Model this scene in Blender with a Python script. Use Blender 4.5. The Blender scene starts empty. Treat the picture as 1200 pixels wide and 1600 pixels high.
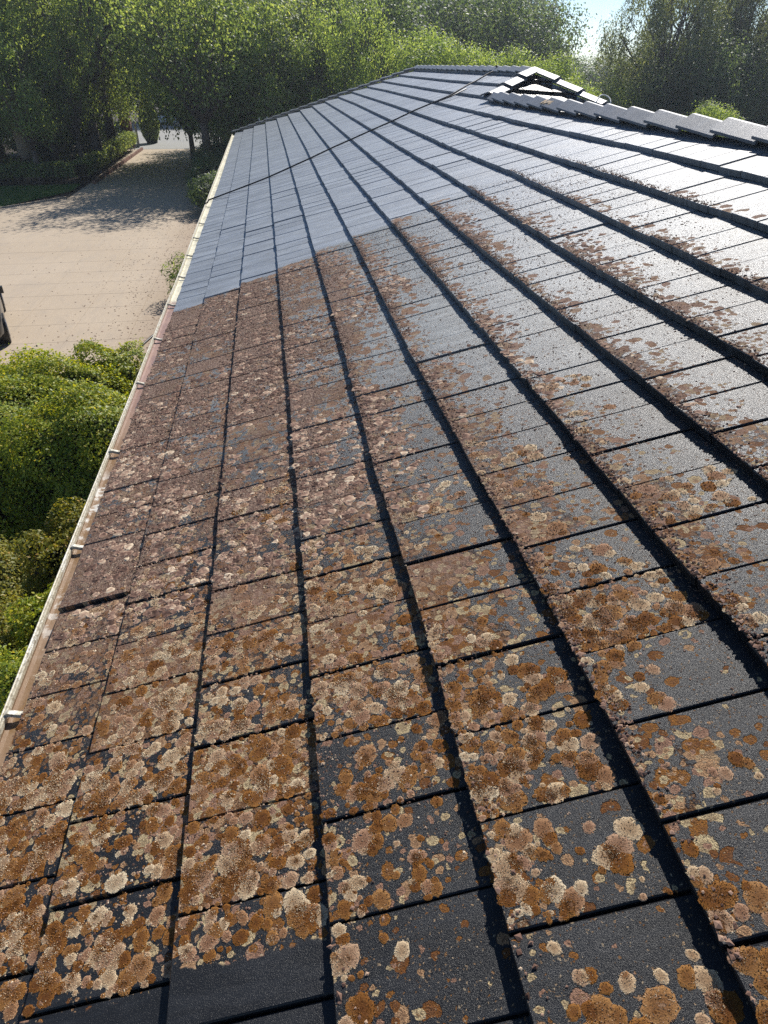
import bpy, bmesh, math, random
import numpy as np
from mathutils import Vector

random.seed(7); RNG = np.random.default_rng(11)
SC = bpy.context.scene
COL = SC.collection
R = math.radians

# ------------------------------------------------------------------ camera, sky, sun, exposure
CAM_PITCH, CAM_YAW = 0.58795, 0.14928
cam = bpy.data.cameras.new('camera'); camo = bpy.data.objects.new('camera', cam); COL.objects.link(camo)
cam.sensor_fit = 'HORIZONTAL'; cam.sensor_width = 36.0; cam.lens = 36.0 * 1050 / 1200
cam.clip_start = 0.05; cam.clip_end = 2000
camo.rotation_euler = (math.pi/2 - CAM_PITCH, 0, -CAM_YAW)
camo.location = (0, 0, 0)
SC.camera = camo
SUN_AZ, SUN_EL = R(28), R(42)
world = bpy.data.worlds.new('World'); SC.world = world; world.use_nodes = True
wn = world.node_tree
sky = wn.nodes.new('ShaderNodeTexSky'); sky.sky_type = 'NISHITA'; sky.sun_disc = False
sky.sun_elevation = SUN_EL; sky.sun_rotation = SUN_AZ
sky.air_density = 0.8; sky.dust_density = 0.0; sky.ozone_density = 4.0
wn.links.new(sky.outputs[0], wn.nodes['Background'].inputs[0])
wn.nodes['Background'].inputs[1].default_value = 0.095
sl = bpy.data.lights.new('sun', 'SUN'); sl.energy = 5.0; sl.angle = R(0.53); sl.color = (1.0, 0.95, 0.88)
so = bpy.data.objects.new('sun', sl); COL.objects.link(so)
SDIR = Vector((math.sin(SUN_AZ)*math.cos(SUN_EL), math.cos(SUN_AZ)*math.cos(SUN_EL), math.sin(SUN_EL)))
so.rotation_euler = SDIR.to_track_quat('Z', 'Y').to_euler()
so.location = SDIR * 50
SC.view_settings.view_transform = 'Standard'; SC.view_settings.look = 'None'
SC.view_settings.gamma = 1.0; SC.view_settings.use_curve_mapping = False
SC.view_settings.exposure = 0.38
HAZE = 0.0008
SC.render.engine = 'CYCLES'
SC.cycles.use_denoising = False
SC.cycles.max_bounces = 6; SC.cycles.transparent_max_bounces = 6

# ------------------------------------------------------------------ small helpers
def meta(o, label=None, cat=None, group=None, kind=None):
    if label: o['label'] = label
    if cat: o['category'] = cat
    if group: o['group'] = group
    if kind: o['kind'] = kind
    return o

def empty(name, loc=(0, 0, 0), **kw):
    o = bpy.data.objects.new(name, None); COL.objects.link(o); o.location = loc
    o.empty_display_size = 0.2
    return meta(o, **kw)

def link(name, me, parent=None, **kw):
    o = bpy.data.objects.new(name, me); COL.objects.link(o)
    if parent is not None:
        o.parent = parent
    return meta(o, **kw)

def mesh(name, verts, faces, mats, smooth=False, midx=None):
    me = bpy.data.meshes.new(name); me.from_pydata([tuple(v) for v in verts], [], faces)
    for m in (mats if isinstance(mats, (list, tuple)) else [mats]): me.materials.append(m)
    if smooth: me.polygons.foreach_set('use_smooth', [True]*len(me.polygons))
    if midx is not None: me.polygons.foreach_set('material_index', midx)
    me.update(); return me

def quads_np(name, V, mats, rnd=None, nv=4, extra=None):
    """V: (n, nv, 3) array of separate n-gons"""
    n = len(V); me = bpy.data.meshes.new(name)
    me.vertices.add(n*nv); me.vertices.foreach_set('co', V.reshape(-1).astype(np.float32))
    me.loops.add(n*nv); me.loops.foreach_set('vertex_index', np.arange(n*nv, dtype=np.int32))
    me.polygons.add(n); me.polygons.foreach_set('loop_start', np.arange(0, n*nv, nv, dtype=np.int32))
    me.polygons.foreach_set('loop_total', np.full(n, nv, dtype=np.int32))
    for m in (mats if isinstance(mats, (list, tuple)) else [mats]): me.materials.append(m)
    if rnd is not None:
        a = me.attributes.new('rnd', 'FLOAT', 'POINT'); a.data.foreach_set('value', np.repeat(rnd, nv).astype(np.float32))
    me.update(calc_edges=True); me.validate()
    return me

class Box:
    """collects boxes / prisms / tubes to one mesh"""
    def __init__(s): s.v = []; s.f = []
    def add(s, vs, fs):
        b = len(s.v); s.v += [tuple(v) for v in vs]; s.f += [tuple(i+b for i in f) for f in fs]
    def box(s, x0, x1, y0, y1, z0, z1):
        s.add([(x0,y0,z0),(x1,y0,z0),(x1,y1,z0),(x0,y1,z0),(x0,y0,z1),(x1,y0,z1),(x1,y1,z1),(x0,y1,z1)],
              [(3,2,1,0),(4,5,6,7),(0,1,5,4),(1,2,6,5),(2,3,7,6),(3,0,4,7)])
    def tube(s, pts, rad, n=8):
        pts = [Vector(p) for p in pts]; rad = rad if isinstance(rad, (list, tuple)) else [rad]*len(pts)
        vs = []; up = Vector((0, 0, 1))
        for i, p in enumerate(pts):
            t = (pts[min(i+1, len(pts)-1)] - pts[max(i-1, 0)]).normalized()
            a = t.cross(up)
            if a.length < 1e-3: a = t.cross(Vector((1, 0, 0)))
            a.normalize(); b = t.cross(a)
            for k in range(n):
                an = 2*math.pi*k/n
                vs.append(p + (a*math.cos(an) + b*math.sin(an))*rad[i])
        fs = []
        for i in range(len(pts)-1):
            for k in range(n):
                fs.append((i*n+k, i*n+(k+1) % n, (i+1)*n+(k+1) % n, (i+1)*n+k))
        fs.append(tuple(range(n-1, -1, -1))); fs.append(tuple((len(pts)-1)*n+k for k in range(n)))
        s.add(vs, fs)
    def build(s, name, mat, parent=None, smooth=False, **kw):
        return link(name, mesh(name, s.v, s.f, mat, smooth), parent, **kw)

# ------------------------------------------------------------------ node DSL
class N:
    def __init__(s, name):
        s.m = bpy.data.materials.new(name); s.m.use_nodes = True
        s.t = s.m.node_tree; s.b = s.t.nodes['Principled BSDF']; s.out = s.t.nodes['Material Output']
    def node(s, ty, **p):
        n = s.t.nodes.new(ty)
        for k, v in p.items(): setattr(n, k, v)
        return n
    def put(s, sock, v):
        if isinstance(v, bpy.types.NodeSocket): s.t.links.new(v, sock)
        elif v is not None:
            if sock.type == 'RGBA' and len(v) == 3: v = (*v, 1)
            sock.default_value = v
    def math(s, op, a, b=None, c=None, clamp=False):
        n = s.node('ShaderNodeMath', operation=op, use_clamp=clamp)
        s.put(n.inputs[0], a)
        if b is not None: s.put(n.inputs[1], b)
        if c is not None: s.put(n.inputs[2], c)
        return n.outputs[0]
    def add(s, a, b): return s.math('ADD', a, b)
    def sub(s, a, b): return s.math('SUBTRACT', a, b)
    def mul(s, a, b): return s.math('MULTIPLY', a, b)
    def mx(s, a, b): return s.math('MAXIMUM', a, b)
    def mn(s, a, b): return s.math('MINIMUM', a, b)
    def ss(s, x, a, b, lo=0.0, hi=1.0):
        n = s.node('ShaderNodeMapRange', interpolation_type='SMOOTHSTEP')
        s.put(n.inputs[0], x); s.put(n.inputs[1], a); s.put(n.inputs[2], b); s.put(n.inputs[3], lo); s.put(n.inputs[4], hi)
        return n.outputs[0]
    def lin(s, x, a, b, lo=0.0, hi=1.0):
        n = s.node('ShaderNodeMapRange'); s.put(n.inputs[0], x); s.put(n.inputs[1], a); s.put(n.inputs[2], b)
        s.put(n.inputs[3], lo); s.put(n.inputs[4], hi); return n.outputs[0]
    def noise(s, vec, scale, detail=3, rough=0.55, col=False, dist=0.0):
        n = s.node('ShaderNodeTexNoise'); s.put(n.inputs['Vector'], vec)
        n.inputs['Scale'].default_value = scale; n.inputs['Detail'].default_value = detail
        n.inputs['Roughness'].default_value = rough; n.inputs['Distortion'].default_value = dist
        return n.outputs['Color'] if col else n.outputs['Fac']
    def vor(s, vec, scale, rand=1.0, feature='F1', dims='2D'):
        n = s.node('ShaderNodeTexVoronoi', feature=feature, voronoi_dimensions=dims); s.put(n.inputs['Vector'], vec)
        n.inputs['Scale'].default_value = scale; n.inputs['Randomness'].default_value = rand
        return n
    def mix(s, f, a, b):
        n = s.node('ShaderNodeMix', data_type='RGBA'); s.put(n.inputs[0], f); s.put(n.inputs[6], a); s.put(n.inputs[7], b)
        return n.outputs[2]
    def ramp(s, f, stops, interp='LINEAR'):
        n = s.node('ShaderNodeValToRGB'); s.put(n.inputs[0], f); cr = n.color_ramp; cr.interpolation = interp
        while len(cr.elements) < len(stops): cr.elements.new(0.5)
        for e, (p, c) in zip(cr.elements, stops): e.position = p; e.color = (*c, 1)
        return n.outputs[0]
    def sep(s, v):
        n = s.node('ShaderNodeSeparateXYZ'); s.put(n.inputs[0], v); return n.outputs
    def sepc(s, v):
        n = s.node('ShaderNodeSeparateColor'); s.put(n.inputs[0], v); return n.outputs
    def comb(s, x, y, z=0.0):
        n = s.node('ShaderNodeCombineXYZ'); s.put(n.inputs[0], x); s.put(n.inputs[1], y); s.put(n.inputs[2], z); return n.outputs[0]
    def vadd(s, a, b):
        n = s.node('ShaderNodeVectorMath', operation='ADD'); s.put(n.inputs[0], a); s.put(n.inputs[1], b); return n.outputs[0]
    def vscale(s, a, k):
        n = s.node('ShaderNodeVectorMath', operation='SCALE'); s.put(n.inputs[0], a); s.put(n.inputs['Scale'], k); return n.outputs[0]
    def vmul(s, a, b):
        n = s.node('ShaderNodeVectorMath', operation='MULTIPLY'); s.put(n.inputs[0], a); s.put(n.inputs[1], b); return n.outputs[0]
    def uv(s, name): return s.node('ShaderNodeUVMap', uv_map=name).outputs[0]
    def attr(s, name): return s.node('ShaderNodeAttribute', attribute_name=name).outputs['Fac']
    def pos(s): return s.node('ShaderNodeNewGeometry').outputs['Position']
    def obj(s): return s.node('ShaderNodeTexCoord').outputs['Object']
    def orand(s): return s.node('ShaderNodeObjectInfo').outputs['Random']
    def bump(s, h, strength=0.5, dist=0.01, normal=None):
        n = s.node('ShaderNodeBump'); s.put(n.inputs['Height'], h); n.inputs['Strength'].default_value = strength
        n.inputs['Distance'].default_value = dist
        if normal is not None: s.put(n.inputs['Normal'], normal)
        return n.outputs[0]
    def done(s, color=None, rough=None, normal=None, spec=None, metal=None):
        if color is not None: s.put(s.b.inputs['Base Color'], color)
        if rough is not None: s.put(s.b.inputs['Roughness'], rough)
        if normal is not None: s.put(s.b.inputs['Normal'], normal)
        if spec is not None: s.put(s.b.inputs['Specular IOR Level'], spec)
        if metal is not None: s.put(s.b.inputs['Metallic'], metal)
        return s.m

GA = 0.47285          # exposed depth of one course

def mat_tile(name, moss=True, tone=1.0):
    n = N(name)
    P = n.uv('plane'); T = n.uv('tile'); rnd = n.attr('rnd')
    pu, pv, _ = n.sep(P); tu, tv, _ = n.sep(T)
    K = n.math('DIVIDE', pv, GA)
    big = n.noise(P, 1.6, 3); mid = n.noise(P, 6.5, 4); fine = n.noise(P, 230, 2, 0.6); grit = n.noise(P, 520, 1, 0.5)
    # bare tile: charcoal, a greyer film with sky sheen painted in further along the slope
    film_sheen = n.ss(n.add(pu, n.mul(n.sub(big, 0.5), 1.8)), 2.5, 5.2)
    bare = n.mix(film_sheen, (0.0135, 0.0145, 0.0165), (0.140, 0.150, 0.150))
    clean = n.mix(rnd, (0.185, 0.208, 0.240), (0.222, 0.246, 0.276))
    wash = n.ss(pu, n.add(8.08, n.add(n.mul(n.sub(mid, 0.5), 0.25), n.mul(K, 0.03))), n.add(8.13, n.add(n.mul(n.sub(mid, 0.5), 0.25), n.mul(K, 0.03))))
    stn = n.noise(n.vmul(P, (2.2, 0.6, 1)), 2.4, 5, 0.65); stn2 = n.noise(n.vmul(P, (6, 1.2, 1)), 3.0, 4, 0.6)
    clean = n.mix(n.ss(stn, 0.40, 0.64), n.vscale(clean, 0.80), n.vscale(clean, 1.10)); clean = n.mix(n.ss(stn2, 0.54, 0.68, 0, 0.5), clean, n.vmul(clean, (0.86, 0.80, 0.74)))
    bare = n.mix(n.ss(stn2, 0.45, 0.62), n.vscale(bare, 0.8), n.vscale(bare, 1.25))
    cw = n.mx(n.mul(wash, n.ss(K, 8.1, 7.9)), n.mul(n.ss(pu, 3.5, 9.5), n.ss(K, 5.5, 9.0)))
    cw = n.mx(cw, n.ss(pu, 9.2, 10.5))
    if not moss: cw = 1.0; clean = n.vscale(clean, tone)
    col = n.mix(cw, bare, clean)
    col = n.mix(n.mul(n.ss(grit, 0.45, 0.75), 0.35), col, n.vscale(col, 1.9))
    rough = n.add(n.ss(pu, 1.0, 6.0, 0.335, 0.44), n.mul(n.sub(mid, 0.5), 0.16))
    rough = n.add(rough, n.mul(wash, 0.03))
    h = n.add(n.mul(fine, 0.0014), n.mul(grit, 0.0018))
    if not moss:
        return n.done(col, rough, n.bump(h, 0.55, 1.0), 0.5)
    # ---- how much growth there is at a place on the roof
    right = n.ss(K, 2.6, 7.0)
    far = n.ss(pu, 1.6, 4.2)
    rr = n.mul(right, n.add(0.45, n.mul(far, 0.55)))
    dens = n.sub(n.lin(rr, 0, 1, 0.93, 0.74), n.mul(tv, n.lin(rr, 0, 1, 0.10, 1.18)))
    dens = n.sub(dens, n.mul(n.ss(pu, 0.4, 2.0, 0.26, 0.0), 1.0))
    dens = n.sub(dens, n.mul(n.ss(pu, 1.8, 0.6), n.mul(tu, 0.22)))
    dens = n.add(dens, n.mul(n.mul(n.ss(pu, 2.2, 3.4), n.ss(K, 4.6, 2.0)), 0.02))
    dens = n.add(dens, n.mul(n.sub(big, 0.5), 0.95))
    dens = n.add(dens, n.mul(n.sub(mid, 0.5), 0.85))
    dens = n.add(dens, n.mul(n.sub(rnd, 0.5), 0.34))
    dens = n.sub(dens, n.mul(n.ss(K, 8.6, 10.6), 0.42))
    dens = n.sub(dens, n.mul(n.ss(K, 10.75, 10.95), 2.0))
    dens = n.sub(dens, n.mul(n.mul(n.ss(K, 7.9, 8.1), n.ss(pu, 6.0, 9.0)), 0.9))
    dens = n.sub(dens, n.mul(n.mul(n.ss(K, 9.9, 10.1), n.ss(pu, 4.4, 3.2)), 0.5))
    wash2 = n.mul(wash, n.ss(K, 8.05, 7.95))
    wash2 = n.mx(wash2, n.ss(pu, 8.8, 9.4))
    edge = n.ss(n.add(pu, n.mul(n.sub(n.noise(P, 14, 2), 0.5), 0.06)), 0.955, 0.945)
    wash2 = n.mx(wash2, n.mul(edge, n.ss(K, 3.02, 2.98)))
    alive = n.sub(1.0, wash2)
    # ---- rosettes of lichen: overlapping discs of several sizes
    wob = n.vadd(n.vscale(n.vadd(n.noise(P, 22, 3, col=True), (-0.5, -0.5, -0.5)), 0.030),
                 n.vscale(n.vadd(n.noise(P, 130, 2, 0.7, col=True), (-0.5, -0.5, -0.5)), 0.012))
    Q = n.vadd(P, wob)
    gran = n.vor(P, 260, 1.0); gd = gran.outputs['Distance']
    gn = n.noise(P, 150, 3, 0.8); gn2 = n.noise(P, 300, 2, 0.8)
    OCH, RUST, CREAM, PINK, UMB = (0.245, 0.098, 0.016), (0.170, 0.062, 0.012), (0.520, 0.405, 0.225), (0.330, 0.185, 0.120), (0.115, 0.058, 0.034)
    RUST_ = n.node('ShaderNodeRGB').outputs[0]; RUST_.default_value = (*RUST, 1)
    dry = n.ss(n.add(pu, n.mul(n.sub(big, 0.5), 1.2)), 1.7, 3.6)
    cover = None; hh = None
    def layer(scale, off, rmin, rmax, thr, tint):
        nonlocal col, cover, hh
        v = n.vor(n.vadd(Q, off), scale)
        d = v.outputs['Distance']; c = n.sepc(v.outputs['Color'])
        lid = n.math('GREATER_THAN', n.add(n.mul(dens, 1.15), thr), c[0])
        r = n.lin(c[1], 0, 1, rmin, rmax)
        r = n.mul(r, n.lin(dens, 0.2, 1.0, 0.75, 1.15))
        m = n.mul(n.ss(n.sub(r, d), 0.0, 0.035), n.mul(lid, alive))
        e = n.math('DIVIDE', d, n.mx(r, 0.01))
        cc = n.ramp(c[2], tint, 'CONSTANT')
        cc = n.mix(n.mul(n.ss(e, 0.75, 0.2), 0.45), cc, UMB)
        cc = n.mix(n.ss(gn, 0.50, 0.40, 0, 0.55), cc, UMB); cc = n.mix(n.ss(gn2, 0.52, 0.64, 0, 0.6), cc, n.vscale(cc, 2.0))  # umber in the low grain stands in for shade between granules
        col = n.mix(m, col, cc)
        cover = m if cover is None else n.mx(cover, m)
        th = n.mul(m, n.lin(e, 0.2, 1.0, 0.6, 1.0))
        hh = th if hh is None else n.add(n.mul(hh, n.sub(1.0, n.mul(m, 0.5))), n.mul(th, 0.8))
    T1 = [(0, OCH), (0.24, RUST), (0.36, PINK), (0.72, (0.27, 0.125, 0.04)), (0.84, (0.40, 0.27, 0.15))]
    T2 = [(0, OCH), (0.25, (0.42, 0.25, 0.13)), (0.45, PINK), (0.62, RUST), (0.74, CREAM)]
    # felt of thin growth beneath where it is dense
    base = n.mul(n.lin(dry, 0, 1, 1, 0.35), n.ss(n.add(dens, n.mul(n.sub(n.noise(P, 38, 4, 0.65), 0.5), 0.9)), 0.86, 0.97)); base = n.mul(base, alive)
    col = n.mix(base, col, n.mix(n.ss(gn, 0.42, 0.56), n.vscale(RUST_, 0.7), (0.24, 0.135, 0.07)))
    cover = base; hh = n.mul(base, 0.3)
    layer(9.5, (3.1, 7.7, 0), 0.30, 0.62, n.lin(n.ss(pu, 3.0, 3.8), 0, 1, -0.75, -0.16), T1)
    layer(17.0, (9.3, 1.1, 0), 0.22, 0.58, -0.26, T2)
    layer(34.0, (5.3, 4.4, 0), 0.20, 0.52, -0.30, T2)
    spk = n.vor(n.vadd(Q, (2.2, 6.1, 0)), 105)
    sc = n.sepc(spk.outputs['Color'])
    sm = n.mul(n.mul(n.ss(n.sub(n.mul(sc[1], 0.34), spk.outputs['Distance']), 0.0, 0.06), n.math('GREATER_THAN', n.add(0.28, n.mul(dens, 0.3)), sc[0])), alive)
    col = n.mix(sm, col, n.mix(sc[2], (0.40, 0.32, 0.22), (0.22, 0.10, 0.03)))
    cover = n.mx(cover, sm)
    # the farther growth has been brushed loose: dry brown crumbs over it
    crumb = n.noise(P, 85, 4, 0.75)
    crumb2 = n.noise(n.vmul(P, (1.5, 0.7, 1)), 30, 3, 0.7)
    cm = n.mul(n.mul(dry, alive), n.ss(n.add(n.mul(dens, 0.72), n.mul(n.add(crumb, crumb2), 0.80)), 1.40, 1.48))
    dcol = n.ramp(n.noise(n.vmul(P, (0.55, 1, 1)), 62, 4, 0.9), [(0.34, (0.045, 0.022, 0.018)), (0.43, (0.150, 0.085, 0.064)), (0.51, (0.27, 0.170, 0.130)), (0.58, (0.42, 0.30, 0.22)), (0.66, (0.62, 0.50, 0.38))])
    col = n.mix(n.mul(dry, n.mul(cover, 0.55)), col, n.mix(n.ss(crumb, 0.42, 0.6), (0.16, 0.095, 0.072), (0.40, 0.28, 0.21)))
    col = n.mix(n.mul(cm, 0.9), col, dcol)
    cover = n.mx(cover, cm)
    col = n.mix(n.mul(cover, n.ss(gd, 0.25, 0.6, 0.0, 0.55)), col, n.vscale(col, 0.35))
    col = n.mix(n.mul(cover, n.ss(gn, 0.55, 0.75, 0.0, 0.35)), col, n.mix(0.5, col, CREAM))
    rough = n.lin(cover, 0, 1, rough, 0.85)
    hgt = n.add(n.mul(hh, 0.0028), n.mul(cover, n.add(n.mul(gn, 0.012), n.mul(n.sub(1.0, gd), 0.0022))))
    hgt = n.add(hgt, n.mul(cm, n.mul(crumb, 0.022)))
    hgt = n.add(hgt, n.mul(h, n.sub(1.0, n.mul(cover, 0.5))))
    spec = n.lin(cover, 0, 1, n.mx(n.ss(pu, 1.0, 4.5, 0.24, 0.5), n.mul(n.ss(K, 5.5, 7.5, 0.24, 0.5), n.ss(pu, 0.9, 2.2))), 0.22)
    return n.done(col, rough, n.bump(hgt, 0.8, 1.0), spec)

def mat_simple(name, color, rough=0.6, var=0.25, scale=8, bump=0.0, bscale=60, metal=0.0, spec=0.5, coords='pos'):
    n = N(name); P = n.pos() if coords == 'pos' else n.obj()
    f = n.noise(P, scale, 5, 0.6)
    c = n.mix(f, tuple(x*(1-var) for x in color), tuple(min(1, x*(1+var)) for x in color))
    nm = n.bump(n.noise(P, bscale, 4, 0.65), bump, 0.01) if bump else None
    return n.done(c, n.add(rough-0.06, n.mul(f, 0.12)), nm, spec, metal)

M_TILE = mat_tile('tile_lichen', True)
M_CLEAN = mat_tile('tile_clean', False); M_CAP = mat_tile('cap_clean', False, 0.5)
M_UNDER = mat_simple('roof_underlay', (0.012, 0.012, 0.013), 0.9)
M_SOIL = mat_simple('soil', (0.050, 0.036, 0.024), 0.95, 0.5, 3, 0.8, 25)
M_BARK = mat_simple('bark', (0.075, 0.060, 0.048), 0.9, 0.5, 5, 0.9, 22, coords='obj')
M_BARKP = mat_simple('pale_bark', (0.30, 0.23, 0.16), 0.85, 0.4, 4, 0.6, 18, coords='obj')
M_WALL = mat_simple('rendered_wall', (0.42, 0.36, 0.29), 0.85, 0.08, 4, 0.3, 90)
M_CREAM = None

def mat_gutter():
    n = N('gutter_cream'); P = n.pos(); x, y, z = n.sep(P)
    f = n.noise(n.vmul(P, (4, 1.2, 4)), 6, 5, 0.65); g = n.noise(P, 55, 4, 0.7)
    c = n.mix(n.ss(f, 0.42, 0.66), (0.62, 0.58, 0.46), (0.70, 0.68, 0.60))
    c = n.mix(n.mul(n.ss(g, 0.47, 0.60, 0, 0.85), n.ss(y, 14, 8, .35, 1)), c, (0.20, 0.165, 0.115)); c = n.mix(n.ss(f, 0.60, 0.40, 0, 0.45), c, (0.42, 0.36, 0.24))
    return n.done(c, 0.42, n.bump(g, 0.3, 0.004), 0.5)
def mat_sludge():
    n = N('gutter_sediment'); P = n.pos(); x, y, z = n.sep(P)
    f = n.noise(n.vmul(P, (3, 1, 3)), 3.2, 5, 0.6); g = n.noise(P, 42, 5, 0.75); w = n.noise(P, 12, 4, 0.6)
    mud = n.mix(n.ss(f, 0.35, 0.65), (0.20, 0.115, 0.045), (0.235, 0.150, 0.090))
    mud = n.mix(n.ss(y, 4.6, 6.5), mud, (0.29, 0.18, 0.145))
    pale = n.mul(n.ss(w, 0.50, 0.60), n.mx(n.ss(n.math('ABSOLUTE', n.sub(y, 4.15)), 0.55, 0.25), n.mul(n.ss(n.math('ABSOLUTE', n.sub(y, 3.05)), 0.4, 0.1), 0.6)))
    c = n.mix(pale, mud, (0.55, 0.53, 0.49))
    c = n.mix(n.ss(g, 0.62, 0.70), c, (0.50, 0.44, 0.33))
    c = n.mix(n.ss(g, 0.40, 0.33, 0, 0.6), c, (0.08, 0.045, 0.025))
    clean = n.ss(n.add(y, n.mul(n.sub(g, 0.5), 0.5)), 8.9, 9.1)
    c = n.mix(clean, c, n.mix(n.ss(n.noise(P, 9, 3), 0.5, 0.62, 0, 0.5), (0.62, 0.59, 0.46), (0.42, 0.38, 0.24)))
    return n.done(c, n.lin(n.ss(f, 0.45, 0.6), 0, 1, 0.35, 0.7), n.bump(g, 0.5, 0.006), 0.5)
def mat_concrete():
    n = N('stamped_concrete'); P = n.pos()
    a = n.noise(P, 0.35, 4); b = n.noise(n.vmul(P, (1.6, 0.5, 1)), 2.2, 5, 0.65); g = n.noise(P, 45, 4, 0.7); d = n.noise(P, 9, 4, 0.7)
    c = n.mix(a, (0.385, 0.305, 0.215), (0.480, 0.395, 0.295))
    c = n.mix(n.ss(b, 0.45, 0.7, 0, 0.35), c, (0.33, 0.28, 0.225))
    x, y, z = n.sep(P)
    dirt = n.mul(n.ss(n.add(x, n.mul(n.sub(d, 0.5), 1.6)), -4.3, -2.4), 0.5)
    c = n.mix(dirt, c, (0.185, 0.115, 0.070))
    c = n.mix(n.ss(g, 0.63, 0.72, 0, 0.75), c, (0.12, 0.075, 0.045))
    c = n.mix(n.mul(n.ss(n.noise(P, 20, 4, 0.75), 0.60, 0.68), n.ss(x, -9, -2, 0.25, 0.9)), c, (0.15, 0.09, 0.055))
    sepv = n.mul(n.ss(n.math('ABSOLUTE', n.sub(n.math('FRACT', n.mul(x, 3.6)), 0.5)), 0.04, 0.0), 0.12)
    c = n.mix(sepv, c, (0.2, 0.15, 0.11))
    return n.done(c, 0.75, n.bump(n.add(n.mul(g, 0.3), b), 0.25, 0.02), 0.35)
def mat_asphalt():
    n = N('street_asphalt'); P = n.pos()
    a = n.noise(P, 0.2, 4); g = n.noise(P, 30, 3, 0.7)
    c = n.mix(a, (0.24, 0.24, 0.23), (0.33, 0.325, 0.30)); c = n.mix(n.ss(g, 0.5, 0.7, 0, 0.4), c, (0.15, 0.15, 0.15))
    return n.done(c, 0.7, n.bump(g, 0.3, 0.01), 0.4)
def mat_grass():
    n = N('grass_green'); r = n.attr('rnd')
    c = n.ramp(r, [(0, (0.045, 0.11, 0.018)), (0.6, (0.09, 0.19, 0.025)), (1, (0.16, 0.22, 0.05))])
    return n.done(c, 0.6, spec=0.3)
def mat_leaf(name, stops, trans=0.42, rough=0.52, spec=0.35):
    n = N(name); r = n.attr('rnd')
    c = n.ramp(r, stops)
    n.done(c, rough, spec=spec)
    tr = n.node('ShaderNodeBsdfTranslucent'); n.put(tr.inputs[0], n.vmul(c, (2.4, 2.1, 0.9)))
    mx = n.node('ShaderNodeMixShader'); mx.inputs[0].default_value = trans
    n.t.links.new(n.b.outputs[0], mx.inputs[1]); n.t.links.new(tr.outputs[0], mx.inputs[2]); n.t.links.new(mx.outputs[0], n.out.inputs[0])
    return n.m

M_LEAF_A = mat_leaf('leaf_broad', [(0, (0.045, 0.085, 0.038)), (0.45, (0.125, 0.185, 0.065)), (0.8, (0.22, 0.29, 0.10)), (1, (0.37, 0.42, 0.18))], 0.55)
M_LEAF_B = mat_leaf('leaf_poplar', [(0, (0.09, 0.15, 0.045)), (0.5, (0.18, 0.26, 0.085)), (1, (0.32, 0.39, 0.15))], 0.55)
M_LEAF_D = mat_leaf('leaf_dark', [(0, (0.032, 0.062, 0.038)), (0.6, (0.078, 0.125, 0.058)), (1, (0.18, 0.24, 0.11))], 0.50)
M_LEAF_E = mat_leaf('leaf_gum', [(0, (0.08, 0.115, 0.06)), (0.6, (0.15, 0.19, 0.09)), (1, (0.24, 0.27, 0.14))], 0.35)
M_LEAF_H = mat_leaf('leaf_hedge', [(0, (0.060, 0.105, 0.014)), (0.45, (0.22, 0.285, 0.026)), (0.8, (0.44, 0.44, 0.042)), (1, (0.56, 0.46, 0.10))], 0.35, 0.5)
M_LEAF_Y = mat_leaf('leaf_golden', [(0, (0.08, 0.10, 0.015)), (0.45, (0.19, 0.20, 0.025)), (0.8, (0.32, 0.28, 0.04)), (1, (0.42, 0.28, 0.08))], 0.35, 0.5)
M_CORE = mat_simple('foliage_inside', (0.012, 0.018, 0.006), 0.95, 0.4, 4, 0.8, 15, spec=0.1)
M_GUT = mat_gutter(); M_SLUDGE = mat_sludge(); M_CONC = mat_concrete(); M_ASPH = mat_asphalt(); M_GRASS = mat_grass()
M_BLACK = mat_simple('black_rubber', (0.010, 0.010, 0.011), 0.5, 0.2)
M_PAINT = mat_simple('dark_car_paint', (0.018, 0.019, 0.022), 0.18, 0.05)
M_WPAINT = mat_simple('white_car_paint', (0.75, 0.76, 0.78), 0.25, 0.03)
M_GLASS = mat_simple('car_glass', (0.02, 0.025, 0.03), 0.06, 0.05)
M_LAMP = mat_simple('headlight_lens', (0.70, 0.70, 0.66), 0.12, 0.05)
M_RED = mat_simple('red_lens', (0.50, 0.03, 0.03), 0.2, 0.1)
M_BRICK = mat_simple('red_brick', (0.17, 0.085, 0.06), 0.9, 0.4, 9, 0.5, 40)
M_GREYP = mat_simple('grey_gate_paint', (0.22, 0.225, 0.24), 0.55, 0.15, 6)
M_TIMBER = mat_simple('dark_timber', (0.060, 0.042, 0.032), 0.85, 0.4, 7, 0.5, 30)
M_METAL = mat_simple('dull_metal', (0.36, 0.37, 0.40), 0.35, 0.12, 6, metal=0.8)
M_WCABLE = mat_simple('white_cable', (0.62, 0.61, 0.57), 0.5, 0.1)
M_MORTAR = mat_simple('bedding_mortar', (0.44, 0.33, 0.21), 0.95, 0.25, 18, 0.7, 70)

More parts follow.
